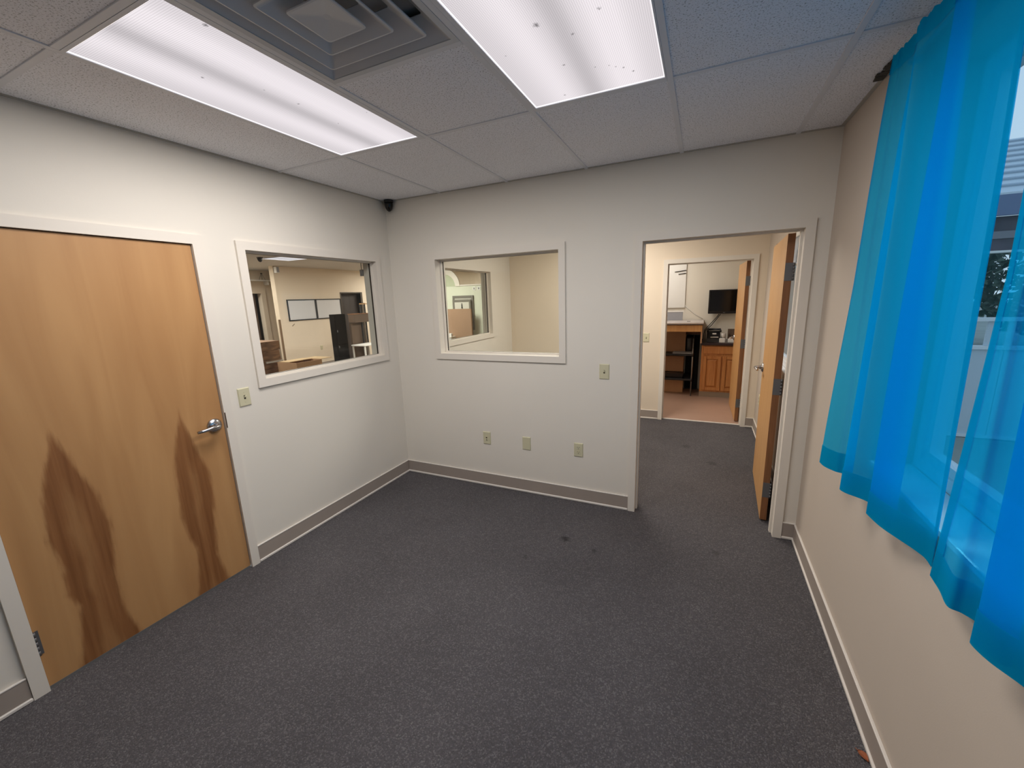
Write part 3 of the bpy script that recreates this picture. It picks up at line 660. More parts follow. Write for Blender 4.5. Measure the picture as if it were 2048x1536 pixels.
plate('y', 1.288, 0.446, 0.0, -1, 'blank', 'blank ivory cover plate between the phone jack and the outlet', 'plate')
plate('y', 1.740, 0.447, 0.0, -1, 'outlet', 'ivory duplex outlet low on the wall beside the open doorway', 'outlet')
plate('y', 1.935, 1.093, D, -1, 'switch', 'ivory light switch on the adjoining office wall beside the kitchenette doorway', 'switch')
plate('x', 2.215, 0.43, W, -1, 'outlet', 'pale outlet behind the opened door in the adjoining office', 'outlet')
plate('x', 4.85, 0.51, -6.8, 1, 'outlet', 'outlet on the showroom wall below the whiteboards', 'outlet')

# ------------------------------------------------------------------ curtain
def catmull(pts, n):
    out = []; P = [pts[0]] + list(pts) + [pts[-1]]
    for i in range(1, len(P) - 2):
        for k in range(n):
            t = k / n; a, b, c, d = P[i - 1], P[i], P[i + 1], P[i + 2]
            out.append(tuple(0.5 * (2 * b[j] + (c[j] - a[j]) * t + (2 * a[j] - 5 * b[j] + 4 * c[j] - d[j]) * t * t + (3 * b[j] - a[j] - 3 * c[j] + d[j]) * t ** 3) for j in range(2)))
    out.append(tuple(pts[-1])); return out
def curtain(name, bottom, ztop, zbot, label, side_hem, seed, fold_in):
    """cloth hanging from a rod: bottom is the (x, y) line of the hem"""
    line = catmull(bottom, 6); n = len(line); rows = 30; rr = random.Random(seed)
    o = thing(name, (3.16, line[0][1], zbot), label, 'curtain', 'blue sheer curtain panels')
    ph = [rr.uniform(-1, 1) for _ in range(8)]
    def pt(i, t, off=0.0):
        x, y = line[i]
        tx = 3.158 + (x - 3.158) * (0.78 - 0.62 * t) + 0.003 * math.sin(i * 0.35 + ph[0]); ty = y
        if t > 0.95: tx += 0.003 * math.sin(i * 0.8 + ph[2]) * (t - 0.95) / 0.05
        ty -= (0.075 * math.exp(-i / 14)) if fold_in else 0.066 * math.exp(-i / 5)
        k = min(1.0, t / 0.45) if fold_in else t ** 0.9; ky = min(1.0, t / 0.5)
        wob = 0.004 * math.sin(4 * t + i * 0.21 + ph[3]) * math.sin(math.pi * t)
        return (x + (tx - x) * k + wob - off, y + (ty - y) * ky, zbot + (ztop - zbot) * t + (0.004 * math.sin(i * 1.7 + ph[4]) if t == 1 else 0))
    def sheet(t0, t1, nr, off, i0=0, i1=None):
        m = MB(); i1 = n - 1 if i1 is None else i1; V = [[m.bm.verts.new(pt(i, t0 + (t1 - t0) * r / nr, off)) for i in range(i0, i1 + 1)] for r in range(nr + 1)]
        for A, Bq in zip(V, V[1:]):
            for k in range(len(A) - 1): f = m.bm.faces.new([A[k], A[k + 1], Bq[k + 1], Bq[k]]); f.smooth = True
        return m
    sheet(0, 1, rows, 0).build('cloth', SHEER, o)
    hz = 0.088 / (ztop - zbot)
    tag(sheet(0, hz, 3, 0.002).build('hem', SHEER2, o), 'doubled darker bottom hem')
    sheet(1 - 0.06 / (ztop - zbot), 1, 3, 0.003).build('rod_pocket', SHEER2, o)
    if side_hem:
        a, b = side_hem; sheet(0, 1, rows, 0.002, a if a >= 0 else n + a, b if b >= 0 else n + b).build('side_hem', SHEER2, o)
    return o
curtain('sheer_curtain', [(3.105, -0.854), (3.112, -0.905), (3.140, -0.952), (3.166, -0.972), (3.168, -1.050), (3.150, -1.095), (3.113, -1.131), (3.122, -1.170), (3.175, -1.225), (3.192, -1.320), (3.192, -1.395), (3.178, -1.405), (3.158, -1.345), (3.146, -1.318), (3.142, -1.332), (3.152, -1.400), (3.168, -1.450), (3.196, -1.520), (3.208, -1.565), (3.205, -1.612)],
        2.458, 0.880, 'blue sheer curtain panel next to the room corner', (-4, -1), 1, 0)
curtain('sheer_curtain', [(3.186, -1.655), (3.180, -1.72), (3.170, -1.785), (3.190, -1.802), (3.208, -1.84), (3.205, -1.94), (3.190, -1.955), (3.168, -1.915), (3.160, -1.904), (3.160, -1.925), (3.170, -1.960), (3.196, -2.01), (3.200, -2.05), (3.15, -2.11), (3.145, -2.17), (3.198, -2.25), (3.15, -2.36), (3.198, -2.48), (3.148, -2.6), (3.196, -2.72), (3.15, -2.84), (3.2, -2.98), (3.15, -3.1)],
        2.458, 0.880, 'blue sheer curtain panel closer to the viewer, past the slit', (0, 4), 2, 1)
rod = thing('curtain_rod', (3.196, -2.0, 2.425), 'thin white curtain rod hidden in the top of the blue curtain', 'rod')
MB().tube([(3.196, -3.2, 2.425), (3.196, -0.90, 2.425)], 0.006, 10).build('tube', WHITE, rod)
for yy in (-0.93, -3.15): B(3.190, W, yy - 0.006, yy + 0.006, 2.412, 2.438, 0.001).build('bracket', WHITE, rod)

# dead leaf on the carpet by the baseboard
lf = MB(); import itertools
prof = [(0, 0.001), (0.008, 0.010), (0.018, 0.014), (0.030, 0.010), (0.042, 0.001)]
for s_ in (-1, 1):
    up = [lf.bm.verts.new((3.185 + 0.5 * a, -1.440 - 0.8 * a + s_ * 0.0, 0.004 + 0.004 * math.sin(a * 90))) for a, b in prof]
    ed = [lf.bm.verts.new((3.185 + 0.5 * a + s_ * b * 0.85, -1.440 - 0.8 * a + s_ * b * 0.5, 0.008 + 0.004 * math.sin(a * 90))) for a, b in prof]
    for k in range(4): lf.bm.faces.new([up[k], up[k + 1], ed[k + 1], ed[k]])
lfo = thing('dry_leaf', (3.19, -1.45, 0.0), 'small dry orange brown leaf on the carpet by the baseboard under the curtain', 'leaf')
LEAFM = mat('dry_leaf', (150, 84, 50), 0.8, var=0.2, vscale=90)
lf.build('blade', LEAFM, lfo); MB().tube([(3.180, -1.432, 0.003), (3.206, -1.474, 0.007)], 0.0012, 6).build('stem', LEAFM, lfo)

# ------------------------------------------------------------------ kitchenette
kc = thing('base_cabinet', (2.9, 4.28, 0.002), 'honey oak base cabinet under the dark kitchenette countertop', 'cabinet')
B(2.605, 3.205, 4.02, 4.575, 0.09, 0.832).build('body', OAK, kc)
B(2.605, 3.205, 4.03, 4.57, 0.002, 0.09).build('toe_kick', mat('taupe_kick', (150, 134, 116), 0.6), kc)
def raised_door(x0, x1, z0, z1, nm):
    d = MB(); fw = 0.05
    d.box(x0, x0 + fw, 3.994, 4.019, z0, z1, 0.005); d.box(x1 - fw, x1, 3.994, 4.019, z0, z1, 0.005); d.box(x0 + fw, x1 - fw, 3.998, 4.019, z0, z0 + fw, 0.003); d.box(x0 + fw, x1 - fw, 3.998, 4.019, z1 - fw, z1, 0.003)
    dd = d.build(nm, OAK, kc)
    a, b, c, e = x0 + fw, x1 - fw, z0 + fw, z1 - fw
    MB().loft([(a, 4.018, c), (b, 4.018, c), (b, 4.018, e), (a, 4.018, e)], [(a + 0.03, 4.001, c + 0.03), (b - 0.03, 4.001, c + 0.03), (b - 0.03, 4.001, e - 0.03), (a + 0.03, 4.001, e - 0.03)]).build('raised_panel', OAK, dd)
raised_door(2.635, 2.893, 0.115, 0.665, 'door'); raised_door(2.912, 3.17, 0.115, 0.665, 'door')
B(2.635, 3.17, 3.998, 4.019, 0.70, 0.815, 0.003).build('drawer_front', OAK, kc)
tag(B(2.59, 3.215, 3.975, 4.575, 0.833, 0.872, 0.006).build('countertop', mat('dark_laminate', (52, 40, 42), 0.3, var=0.1)), 'dark brown laminate countertop on the honey oak cabinet', 'countertop')
# things on the countertop
rd = thing('desk_phone', (2.77, 4.2, 0.872), 'black desk phone with pale labels on the dark countertop', 'phone')
MB().loft([(2.665, 4.10, 0.8725), (2.865, 4.10, 0.8725), (2.865, 4.33, 0.8725), (2.665, 4.33, 0.8725)], [(2.67, 4.12, 0.93), (2.86, 4.12, 0.93), (2.86, 4.32, 1.03), (2.67, 4.32, 1.03)]).build('body', BLACK, rd)
B(2.745, 2.80, 4.135, 4.142, 0.99, 1.01).rot((2.77, 4.14, 0.95), 0).build('label_strip', WHITE, rd)
B(2.72, 2.83, 4.085, 4.112, 0.945, 0.955).build('key_row', WHITE, rd)
MB().tube([(2.68, 4.22, 1.03), (2.68, 4.30, 1.055), (2.86, 4.30, 1.055), (2.86, 4.22, 1.03)], 0.018, 8).build('handset', BLACK, rd)
tag(B(2.845, 2.925, 4.05, 4.12, 0.8725, 0.932, 0.003).build('small_box', WHITE), 'small white box at the front of the dark countertop', 'box')
tag(B(2.965, 3.06, 4.07, 4.15, 0.8725, 0.925, 0.003).build('small_box', WHITE), 'white box in front of the brown holder on the countertop', 'box')
cup = MB().lathe([(0.030, 0), (0.038, 0.13), (0.035, 0.13), (0.027, 0.006)], (2.905, 4.24, 0.8725), 'z', 20)
tag(cup.build('clear_cup', mat('frosted_plastic', (190, 182, 172), 0.3)), 'pale cup standing behind the small white box', 'cup')
hol = thing('wooden_holder', (3.02, 4.25, 0.8725), 'brown wooden holder on the countertop beside the opened door', 'holder')
B(2.965, 3.075, 4.27, 4.285, 0.8725, 1.065).build('back', DARKWOOD, hol); B(2.965, 3.075, 4.20, 4.269, 0.8725, 0.885).build('shelf', DARKWOOD, hol)
B(2.965, 2.977, 4.20, 4.269, 0.886, 1.0).build('side', DARKWOOD, hol); B(3.063, 3.075, 4.20, 4.269, 0.886, 1.0).build('side', DARKWOOD, hol)
B(2.978, 3.062, 4.20, 4.21, 0.886, 0.94).build('front', CARDD, hol)
# television
tv = thing('television', (2.90, 4.50, 1.29), 'black flat television on the kitchenette wall above the phone', 'television')
B(2.665, 3.135, 4.455, 4.495, 1.295, 1.675, 0.006).build('casing', BLACK, tv)
B(2.685, 3.115, 4.4525, 4.456, 1.335, 1.66).build('screen', mat('dark_screen', (10, 10, 12), 0.12), tv)
B(2.885, 2.915, 4.4530, 4.4545, 1.308, 1.318).build('badge', STEEL, tv)
B(2.82, 2.98, 4.496, 4.579, 1.42, 1.55).build('wall_bracket', BLACKM, tv)
for (dx, dz) in ((0, 0), (0.022, -0.015)):
    MB().tube([(2.83 + dx, 4.48, 1.285), (2.79 + dx, 4.53, 1.22), (2.71 + dx, 4.54, 1.12 + dz), (2.635 + dx * 0.5, 4.52, 1.03 + dz), (2.625 + dx, 4.46, 0.96 + dz), (2.625 + dx, 4.44, 0.882)], 0.006, 8).build('cable', BLACK, tv)
# raised bar counter
bar = thing('bar_counter', (2.25, 4.1, 0.0), 'raised bar counter with grey top and wooden fascia in the kitchenette', 'counter')
B(1.7, 2.612, 3.80, 4.57, 1.160, 1.172, 0.002).build('edge', mat('dark_edge', (46, 36, 34), 0.4), bar)
B(1.7, 2.612, 3.795, 4.57, 1.1725, 1.198, 0.004).build('top', mat('grey_laminate', (184, 176, 172), 0.35, var=0.04, vscale=20), bar)
B(1.7, 2.596, 3.83, 3.85, 1.056, 1.159, 0.002).build('fascia', MAPLE, bar)
B(2.580, 2.598, 3.851, 4.57, 0.88, 1.159).build('end_panel', mat('pale_edge', (188, 150, 118), 0.5), bar)
B(1.7, 2.579, 4.53, 4.565, 0.95, 1.159).build('wall_cleat', MAPLED, bar)
gp = thing('upright_board', (2.1, 4.38, 1.198), 'grey board with white top edge standing on the bar counter', 'board')
B(1.86, 2.29, 4.37, 4.40, 1.1985, 1.335).build('panel', GREYP, gp); B(1.85, 2.30, 4.365, 4.405, 1.3355, 1.356).build('cap', WHITE, gp)
tag(B(2.37, 2.42, 4.02, 4.05, 1.1985, 1.204).build('pen', BLACK), 'small dark object lying on the grey bar top', 'pen')
wp = thing('wall_board', (2.0, 4.56, 1.40), 'bright white board on the kitchenette wall with two black bars', 'board')
B(1.5, 2.305, 4.555, 4.578, 1.40, 2.35).build('panel', WHITE, wp)
for (x0, x1, z0, z1) in ((2.125, 2.30, 1.99, 2.008), (2.185, 2.30, 1.948, 1.963)):
    MB().tube([(x0, 4.545, z0), (x1, 4.545, z1)], 0.006, 8).build('bar', BLACKM, wp)
MB().tube([(2.31, 4.566, 1.43), (2.36, 4.566, 1.38), (2.48, 4.566, 1.28), (2.60, 4.566, 1.205)], 0.004, 8).build('cord', WHITE, wp)
# wire shelf under the bar and the boxes on it
rk = thing('shelf_rack', (2.22, 4.2, 0.0), 'metal shelf rack under the bar counter', 'rack')
PL = mat('rack_chrome', (150, 148, 146), 0.35, metal=0.8)
for (px, py) in ((2.48, 4.02), (2.48, 4.52), (1.95, 4.02), (1.95, 4.52)):
    MB().tube([(px, py, 0.002), (px, py, 0.935)], 0.010, 10).build('pole', PL, rk)
for z in (0.25, 0.655): B(1.94, 2.49, 4.01, 4.53, z, z + 0.03, 0.003).build('shelf', BLACKM, rk)
for z in (0.25, 0.655):
    for (px, py) in ((2.48, 4.02),): MB().lathe([(0.016, 0), (0.016, 0.05)], (px, py, z - 0.01), 'z', 12).build('collar', BLACK, rk)
tag(B(2.18, 2.465, 4.03, 4.24, 0.6855, 0.700, 0.002).build('tray', GREYP), 'thin grey tray on the upper shelf of the rack', 'tray')
def carton(x0, x1, y0, y1, z0, z1, m, label, group='cartons under the bar counter'):
    o = thing('cardboard_box', ((x0 + x1) / 2, (y0 + y1) / 2, z0), label, 'box', group)
    B(x0, x1, y0, y1, z0, z1 - 0.003, 0.002).build('body', m, o)
    B(x0, x1, y0, (y0 + y1) / 2 - 0.001, z1 - 0.0028, z1).build('flap', m, o); B(x0, x1, (y0 + y1) / 2 + 0.001, y1, z1 - 0.0028, z1).build('flap', m, o)
carton(1.97, 2.36, 4.26, 4.51, 0.686, 1.02, CARDD, 'dark brown cardboard box on the upper rack shelf under the bar')
carton(1.97, 2.345, 4.22, 4.50, 0.36, 0.62, CARDD, 'cardboard box between the two rack shelves')
carton(1.97, 2.352, 4.23, 4.50, 0.002, 0.235, CARD, 'light cardboard box standing on the kitchenette floor')
tag(MB().loft([(1.98, 4.05, 0.281), (2.34, 4.05, 0.281), (2.34, 4.45, 0.281), (1.98, 4.45, 0.281)], [(1.965, 4.035, 0.355), (2.355, 4.035, 0.355), (2.355, 4.465, 0.355), (1.965, 4.465, 0.355)]).build('black_tray', BLACK), 'black tray on the lower rack shelf beneath a cardboard box', 'tray')
can = MB().lathe([(0.055, 0), (0.058, 0.01), (0.058, 0.22), (0.050, 0.235)], (2.42, 4.32, 0.686), 'z', 20)
tag(can.build('black_canister', mat('dark_grey_metal', (44, 44, 48), 0.4)), 'dark canister beside the cardboard box on the upper rack shelf', 'canister')
tag(B(2.365, 2.57, 4.545, 4.575, 0.005, 0.94).build('wall_shade_sheet', mat('wall_shade_grey', (34, 36, 38), 0.9, var=0.1)), 'dark sheet standing in for shade on the wall behind the rack', 'board')  # added dark sheet, imitates the shaded wall under the bar

# ------------------------------------------------------------------ showroom seen through the glass
for k, (y0, y1, lb) in enumerate(((3.99, 4.825, 'white markerboard with black frame, the one nearer the partition end'), (4.83, 5.67, 'white markerboard with black frame, partly behind the black cabinet'))):
    o = thing('markerboard', (-6.8, (y0 + y1) / 2, 1.275), lb, 'markerboard', 'showroom markerboards')
    B(-6.8, -6.785, y0 + 0.02, y1 - 0.02, 1.295, 1.785).build('panel', mat('board_white', (212, 212, 214), 0.25), o)
    rect_frame('x', (y0, y1, 1.275, 1.805), 0.026, -6.7995, -6.775, 'frame', BLACKM, o)
tag(B(-6.8, -6.795, 4.05, 4.14, 1.16, 1.18).rot((-6.8, 4.09, 1.17), math.radians(38), 'X').build('wall_scuff', mat('scuff_grey', (150, 136, 116), 0.8)), 'short grey strip on the wall below the whiteboard corner', 'strip')
dk = thing('door_4', (-6.88, 6.09, 0), 'dark doorway in the cream showroom wall', 'door', kind='structure')
B(-7.0, -6.955, 5.73, 6.45, 0.01, 1.94).build('leaf', mat('dark_umber', (58, 50, 46), 0.6, var=0.08), dk)
q = MB(); q.box(-6.96, -6.79, 5.69, 5.72, 0, 1.98); q.box(-6.96, -6.79, 6.46, 6.53, 0, 1.98); q.box(-6.96, -6.79, 5.72, 6.46, 1.95, 1.98)
q.build('jamb', mat('bronze_frame', (74, 64, 54), 0.5), dk)
d5 = thing('door_5', (-8.28, 3.9, 0), 'dark brown door in the deep showroom recess under the shelf', 'door', kind='structure')
B(-8.33, -8.29, 3.46, 4.20, 0.01, 1.99).build('leaf', DARKWOOD, d5)
q = MB(); q.box(-8.2, -8.18, 4.32, 4.44, 0, 2.08); q.box(-8.2, -8.18, 3.33, 3.45, 0, 2.08); q.box(-8.2, -8.18, 3.45, 4.32, 2.0, 2.08); q.build('casing', WALLC, d5)
sh = thing('wall_shelf', (-8.1, 4.0, 2.30), 'white shelf over the recess doorway', 'shelf')
B(-8.2, -7.95, 3.2, 4.66, 2.315, 2.34).build('board', WHITE, sh)
for yy in (3.4, 4.45): B(-8.2, -8.0, yy - 0.01, yy + 0.01, 2.22, 2.314).build('bracket', WHITE, sh)
WIRE = mat('dull_wire', (96, 84, 70), 0.5, metal=0.5)
for yy, lb in ((3.93, 'wire stand on the shelf, the one at its middle'), (4.33, 'wire stand on the shelf near its end')):
    o = thing('wire_stand', (-8.07, yy, 2.34), lb, 'stand', 'wire stands on the shelf')
    for dx, dy in ((-0.05, -0.05), (0.05, 0.05), (-0.05, 0.05), (0.05, -0.05)):
        MB().tube([(-8.07 + dx, yy + dy, 2.3405), (-8.07 + dx * 0.2, yy + dy * 0.2, 2.50)], 0.004, 6).build('leg', WIRE, o)
    MB().lathe([(0.02, 0), (0.03, 0.02), (0.004, 0.03)], (-8.07, yy, 2.50), 'z', 12).build('finial', WIRE, o)
wsp = thing('wall_speaker', (-6.75, 3.80, 2.43), 'white box speaker high at the free end of the whiteboard wall', 'speaker')
B(-6.8, -6.70, 3.775, 3.855, 2.43, 2.58, 0.01).build('housing', WHITE, wsp); B(-6.7, -6.695, 3.785, 3.845, 2.45, 2.57).build('grille', GREYP, wsp)
dk2 = thing('dome_camera', (-5.3, 2.6, 2.6), 'dark dome camera on the showroom ceiling before the shelf', 'camera')
MB().lathe([(0.05, 0), (0.05, -0.02), (0.04, -0.06), (0.02, -0.085), (0.004, -0.09)], (-5.33, 2.46, 2.5995), 'z', 20).build('dome', BLACK, dk2); MB().lathe([(0.058, 0), (0.058, -0.008)], (-5.33, 2.46, 2.5998), 'z', 20).build('base', BLACK, dk2)
tag(B(-6.798, -6.77, 3.70, 3.742, 0.0, 1.33).build('corner_post', mat('brown_post', (120, 96, 72), 0.6)), 'brown post standing at the free end of the whiteboard wall', 'post')
bc = thing('black_cabinet', (-5.2, 3.85, 0), 'tall black two door cabinet in front of the whiteboards', 'cabinet')
BLK = mat('soft_black_paint', (9, 9, 10), 0.7, spec=0.1)
B(-5.16, -5.0, 3.78, 4.09, 0.0, 1.425, 0.004).build('body', BLK, bc)
B(-4.999, -4.985, 3.785, 4.085, 0.74, 1.415, 0.003).build('door', BLK, bc); B(-4.999, -4.985, 3.785, 4.085, 0.02, 0.73, 0.003).build('door', BLK, bc)
for z in (1.02, 0.66): B(-4.985, -4.975, 3.80, 3.82, z, z + 0.05).build('knob', STEEL, bc)
rk2 = thing('display_rack', (-5.0, 4.6, 0), 'black post display rack carrying a brown drawer box', 'rack')
for (px, py) in ((-5.02, 4.62), (-5.02, 4.76)): B(px - 0.012, px + 0.012, py - 0.016, py + 0.016, 0, 1.66).build('post', BLACKM, rk2)
B(-5.03, -4.97, 4.60, 4.86, 1.63, 1.65).build('arm', MAPLE, rk2)
B(-5.16, -4.96, 4.34, 4.83, 1.20, 1.40, 0.003).build('drawer_box', DARKWOOD, rk2); B(-5.17, -4.95, 4.33, 4.84, 1.4005, 1.415).build('box_lid', MAPLED, rk2)
B(-5.12, -5.06, 4.30, 4.70, 0.0, 1.19).build('back_board', DARKWOOD, rk2)
st = thing('small_table', (-4.8, 4.45, 0), 'small white table in front of the display rack', 'table')
B(-4.98, -4.55, 4.16, 4.72, 0.66, 0.69, 0.004).build('tabletop', WHITE, st)
for px in (-4.95, -4.58):
    for py in (4.19, 4.69): B(px - 0.015, px + 0.015, py - 0.015, py + 0.015, 0, 0.659).build('leg', WHITE, st)
sp2 = thing('wall_speaker', (-4.5, 4.28, 2.25), 'black box speaker hanging near the showroom ceiling', 'speaker')
B(-4.56, -4.46, 4.255, 4.305, 2.26, 2.40, 0.006).build('housing', BLACKM, sp2); MB().tube([(-4.52, 4.28, 2.40), (-4.52, 4.28, 2.5995)], 0.008, 8).build('stem', BLACKM, sp2)
# stack of brown crumpled kraft sheets and an open carton
KRAFT = wood('kraft_marble', (102, 74, 56), (184, 146, 114), (5, 5, 16), 0.8)
pk = None
for k in range(9):
    z0 = k * 0.13; j = random.Random(k)
    m = MB(); q = [(-3.45 + j.uniform(-.02, .02), 0.45), (-3.02 + j.uniform(-.01, .02), 0.45), (-3.02 + j.uniform(-.01, .02), 0.955 + j.uniform(-.015, .015)), (-3.45, 0.955)]
    zt = z0 + 0.128
    m.loft([(a, b, z0 + 0.0005) for a, b in q], [(a + j.uniform(-.015, .015), b + j.uniform(-.012, .012), zt - 0.002) for a, b in q])
    tag(m.build('kraft_bale', KRAFT), 'brown marbled bale in the stack behind the showroom window' + (', topmost' if k == 8 else ', layer %s from the floor' % ['one', 'two', 'three', 'four', 'five', 'six', 'seven', 'eight'][k]), 'bale', 'stack of brown bales')
tag(B(-3.015, -2.99, 0.70, 0.96, 0.862, 0.884).build('white_strip', WHITE), 'white strip across the stack of brown bales', 'strip')
oc = thing('open_carton', (-2.6, 1.05, 0), 'open cardboard carton with raised flaps below the showroom window', 'carton', 'cartons')
FL = mat('carton_lining', (200, 172, 130), 0.85)
for b_ in ((-2.9, -2.89, 0.80, 1.22, 0, 0.87), (-2.51, -2.50, 0.80, 1.22, 0, 0.87), (-2.889, -2.511, 0.80, 0.81, 0, 0.87), (-2.889, -2.511, 1.21, 1.22, 0, 0.87)): B(*b_).build('side', CARD, oc)
B(-2.889, -2.511, 0.811, 1.209, 0.001, 0.01).build('base', CARD, oc)
B(-2.88, -2.52, 1.222, 1.42, 0.866, 0.872).build('flap', FL, oc)
B(-2.89, -2.68, 0.82, 1.20, 0.871, 0.877).build('flap', FL, oc)
# arched partition with frames leaning on it
PART = mat('pale_green_paint', (214, 217, 196), 0.7)
pa = thing('wall_partition', (-2.2, 5.45, 0), 'pale green partition with a ledge and an arched top', 'wall', kind='structure')
B(-3.75, -TH - 0.002, 5.40, 5.52, 0, 1.97).build('panel', PART, pa); B(-2.64, -TH - 0.002, 5.385, 5.535, 1.9705, 2.0).build('ledge', TRIM, pa)
def arch(r0, r1, y0, y1, nm, m):
    cx_, cz_ = -3.02, 1.971; a = [math.pi * k / 24 for k in range(25)]
    ring_ = [(cx_ + r1 * math.cos(t), cz_ + r1 * math.sin(t)) for t in a] + [(cx_ + r0 * math.cos(t), cz_ + r0 * math.sin(t)) for t in reversed(a)]
    m_ = MB(); bm = m_.bm; n = len(ring_)
    A = [bm.verts.new((x, y0, z)) for x, z in ring_]; Bq = [bm.verts.new((x, y1, z)) for x, z in ring_]
    for k in range(n): bm.faces.new([A[k], A[(k + 1) % n], Bq[(k + 1) % n], Bq[k]])
    for k in range(24):
        bm.faces.new([A[k], A[k + 1], A[n - 2 - k], A[n - 1 - k]]); bm.faces.new([Bq[k + 1], Bq[k], Bq[n - 1 - k], Bq[n - 2 - k]])
    bmesh.ops.recalc_face_normals(bm, faces=bm.faces[:]); m_.build(nm, m, pa)
arch(0.28, 0.40, 5.375, 5.405, 'arch_moulding', TRIM); arch(0.005, 0.279, 5.41, 5.43, 'arch_panel', mat('arch_green', (186, 192, 164), 0.7))
FRM = mat('pewter_frame', (112, 108, 98), 0.5); 
def pframe(x0, x1, z1, y, label, cc, wd=0.05):
    o = thing('picture_frame', ((x0 + x1) / 2, y, 0), label, 'frame', 'frames leaning on the partition')
    q = MB(); z0 = z1 - 0.8; q.box(x0, x0 + wd, y - 0.03, y, z0, z1); q.box(x1 - wd, x1, y - 0.03, y, z0, z1); q.box(x0 + wd, x1 - wd, y - 0.03, y, z1 - wd, z1); q.box(x0 + wd, x1 - wd, y - 0.03, y, z0, z0 + wd)
    q.build('frame', FRM, o); B(x0 + wd, x1 - wd, y - 0.018, y - 0.008, z0 + wd, z1 - wd).build('picture', cc, o)
    B(x0 + 0.05, x1 - 0.05, y - 0.03, y, 0, z0 - 0.001).build('easel', DARKWOOD, o)
    return o
pframe(-2.83, -2.27, 1.75, 5.395, 'large grey picture frame against the arched partition', mat('grey_print', (176, 172, 160), 0.6, var=0.06, vscale=9))
pf = pframe(-2.80, -2.31, 1.655, 5.34, 'smaller pale picture frame leaning in front of the large grey one', mat('pale_print', (204, 200, 188), 0.6), 0.045)
MB().lathe([(0.018, 0), (0.012, 0.05), (0.016, 0.06), (0.004, 0.12)], (-2.55, 5.318, 1.46), 'z', 10).build('figure_print', BLACKM, pf)
cs = thing('cardboard_sheet', (-2.58, 5.2, 0), 'tall brown cardboard sheet leaning in front of the picture frames', 'sheet')
B(-2.90, -2.24, 5.17, 5.185, 0.0, 1.45).build('face', mat('faded_cardboard', (158, 126, 100), 0.85, var=0.04), cs); B(-2.238, -2.225, 5.17, 5.21, 0.0, 1.44).build('folded_edge', CARDD, cs)
for xx, lb in ((-2.24, 'small card pinned under the partition ledge'), (-2.12, 'second small card pinned under the partition ledge, closer to the jamb')):
    o = thing('wall_card', (xx, 5.39, 1.86), lb, 'card', 'small cards under the ledge')
    B(xx - 0.04, xx + 0.04, 5.392, 5.3995, 1.86, 1.94).build('card', WHITE, o); B(xx - 0.015, xx + 0.012, 5.390, 5.3918, 1.88, 1.92).build('mark', FRM, o)
wb_ = thing('white_bin', (-2.85, 5.0, 0), 'low white bin in front of the cardboard sheet', 'bin')
B(-3.05, -2.66, 4.95, 5.13, 0.0, 0.80, 0.01).build('body', WHITE, wb_); B(-3.06, -2.65, 4.94, 5.14, 0.801, 0.825, 0.004).build('lid', TRIM, wb_)
tag(B(-2.73, -2.66, 4.96, 5.02, 0.8255, 0.90, 0.004).build('small_box', WHITE), 'small white box on the lid of the white bin', 'box')

# ------------------------------------------------------------------ outdoors beyond the curtain
structure(B(XR, 60, -30, 60, -0.55, -0.45).build('ground', mat('wet_paving', (140, 146, 140), 0.9, var=0.15, vscale=0.8)), 'grey green ground outside the daylight window', 'ground')
pv = thing('pavilion', (9, 11, -0.45), 'open pavilion with a ribbed metal roof across the yard', 'pavilion')
ROOF = mat('pale_metal_roof', (196, 206, 214), 0.4, metal=0.2)
def roof_pt(x, s, dz=0.0): return (x, 8.6 + 3.6 * s, 3.28 + 1.75 * s + dz)
MB().loft([roof_pt(6.2, 0), roof_pt(15, 0), roof_pt(15, 1), roof_pt(6.2, 1)], [roof_pt(6.2, 0, .04), roof_pt(15, 0, .04), roof_pt(15, 1, .04), roof_pt(6.2, 1, .04)]).build('roof', ROOF, pv)
for k in range(9):
    s0 = 0.08 + k * 0.105
    MB().loft([roof_pt(6.2, s0, .041), roof_pt(15, s0, .041), roof_pt(15, s0 + .02, .041), roof_pt(6.2, s0 + .02, .041)], [roof_pt(6.2, s0, .075), roof_pt(15, s0, .075), roof_pt(15, s0 + .02, .075), roof_pt(6.2, s0 + .02, .075)]).build('roof_rib', mat('roof_rib', (150, 164, 178), 0.5), pv)
B(6.2, 15, 8.58, 8.68, 2.90, 3.28).build('fascia', mat('slate_fascia', (104, 116, 146), 0.6), pv)
BRK = mat('dark_brick', (84, 76, 84), 0.8, var=0.25, vscale=3)
B(6.3, 15, 8.75, 8.95, 2.62, 2.90).build('beam', BRK, pv); B(6.3, 15, 8.73, 8.97, 2.48, 2.62).build('band', mat('grey_band', (128, 126, 132), 0.7), pv); B(6.3, 15, 8.75, 8.95, 2.25, 2.48).build('beam', BRK, pv)
B(6.3, 15, 8.70, 9.0, 2.21, 2.25).build('edge_strip', WHITE, pv)
for xx in (6.5, 11.0, 14.5): B(xx - 0.1, xx + 0.1, 8.76, 8.94, -0.45, 2.21).build('post', BRK, pv); 
fe = thing('vinyl_fence', (7, 4.5, -0.45), 'white vinyl fence with two rails outside the daylight window', 'fence')
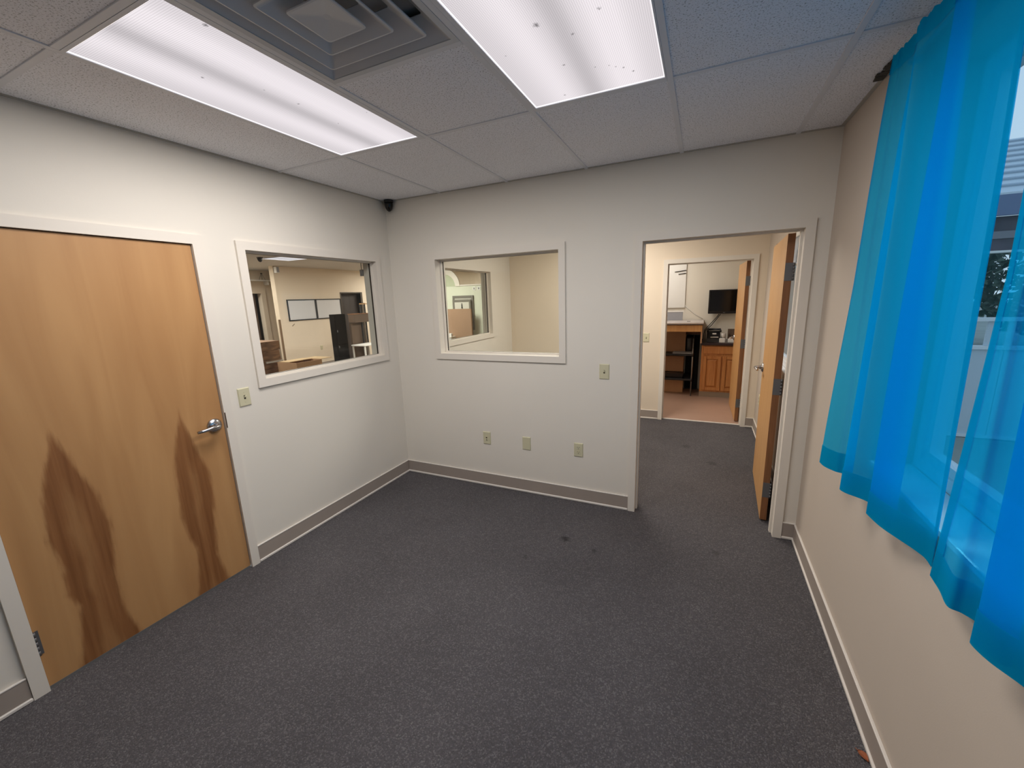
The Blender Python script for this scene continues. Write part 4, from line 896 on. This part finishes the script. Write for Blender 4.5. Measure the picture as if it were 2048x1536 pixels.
VF = mat('fence_vinyl', (196, 206, 214), 0.5)
for z in (1.15, 0.78): B(5.0, 13, 4.45, 4.55, z, z + 0.045).build('rail', VINYL, fe)
for k in range(20):
    B(5.0 + k * 0.4, 5.39 + k * 0.4, 4.48, 4.52, -0.40, 0.779).build('board', VF, fe)
for k in range(40): B(5.0 + k * 0.2, 5.06 + k * 0.2, 4.485, 4.515, 0.826, 1.149).build('baluster', VF, fe)
B(5.0, 13, 4.46, 4.54, -0.44, -0.401).build('bottom_rail', VINYL, fe)
FOL = mat('grey_green_foliage', (92, 108, 92), 0.8, var=0.3, vscale=3)
BARK = mat('bark', (92, 80, 68), 0.9, var=0.2, vscale=8)
cm = MB(); rr = random.Random(11)
for k in range(2600):
    a, b, rad = rr.uniform(0, 2 * math.pi), math.acos(rr.uniform(-1, 1)), rr.uniform(0.55, 1) ** 0.5
    c = Vector((1.7 * rad * math.sin(b) * math.cos(a), 1.4 * rad * math.sin(b) * math.sin(a), 2.3 + 1.9 * rad * math.cos(b)))
    u_ = Vector((rr.uniform(-1, 1), rr.uniform(-1, 1), rr.uniform(-1, 1))).normalized(); v_ = u_.orthogonal().normalized(); s_ = rr.uniform(0.09, 0.18)
    cm.bm.faces.new([cm.bm.verts.new(c + u_ * s_), cm.bm.verts.new(c + v_ * s_ * 0.6), cm.bm.verts.new(c - u_ * s_), cm.bm.verts.new(c - v_ * s_ * 0.6)])
t0 = thing('tree', (0, 0, 0), 'grey green tree seen through the gap under the pavilion roof', 'tree', 'trees beyond the fence')
cro = cm.build('crown', FOL, t0); cro['kind'] = 'stuff'
MB().tube([(0, 0, 0), (0.05, 0.02, 1.2), (0.0, 0.1, 2.4)], [0.14, 0.11, 0.05], 10).build('trunk', BARK, t0)
t0.location = (7.6, 15.0, -0.45)
for (tx, ty, lb) in ((12.2, 15.6, 'grey green tree farther along behind the pavilion posts'), (16.4, 16.0, 'grey green tree at the far end of the pavilion')):
    c = copy_tree(t0); c.location = (tx, ty, -0.45); c['label'] = lb
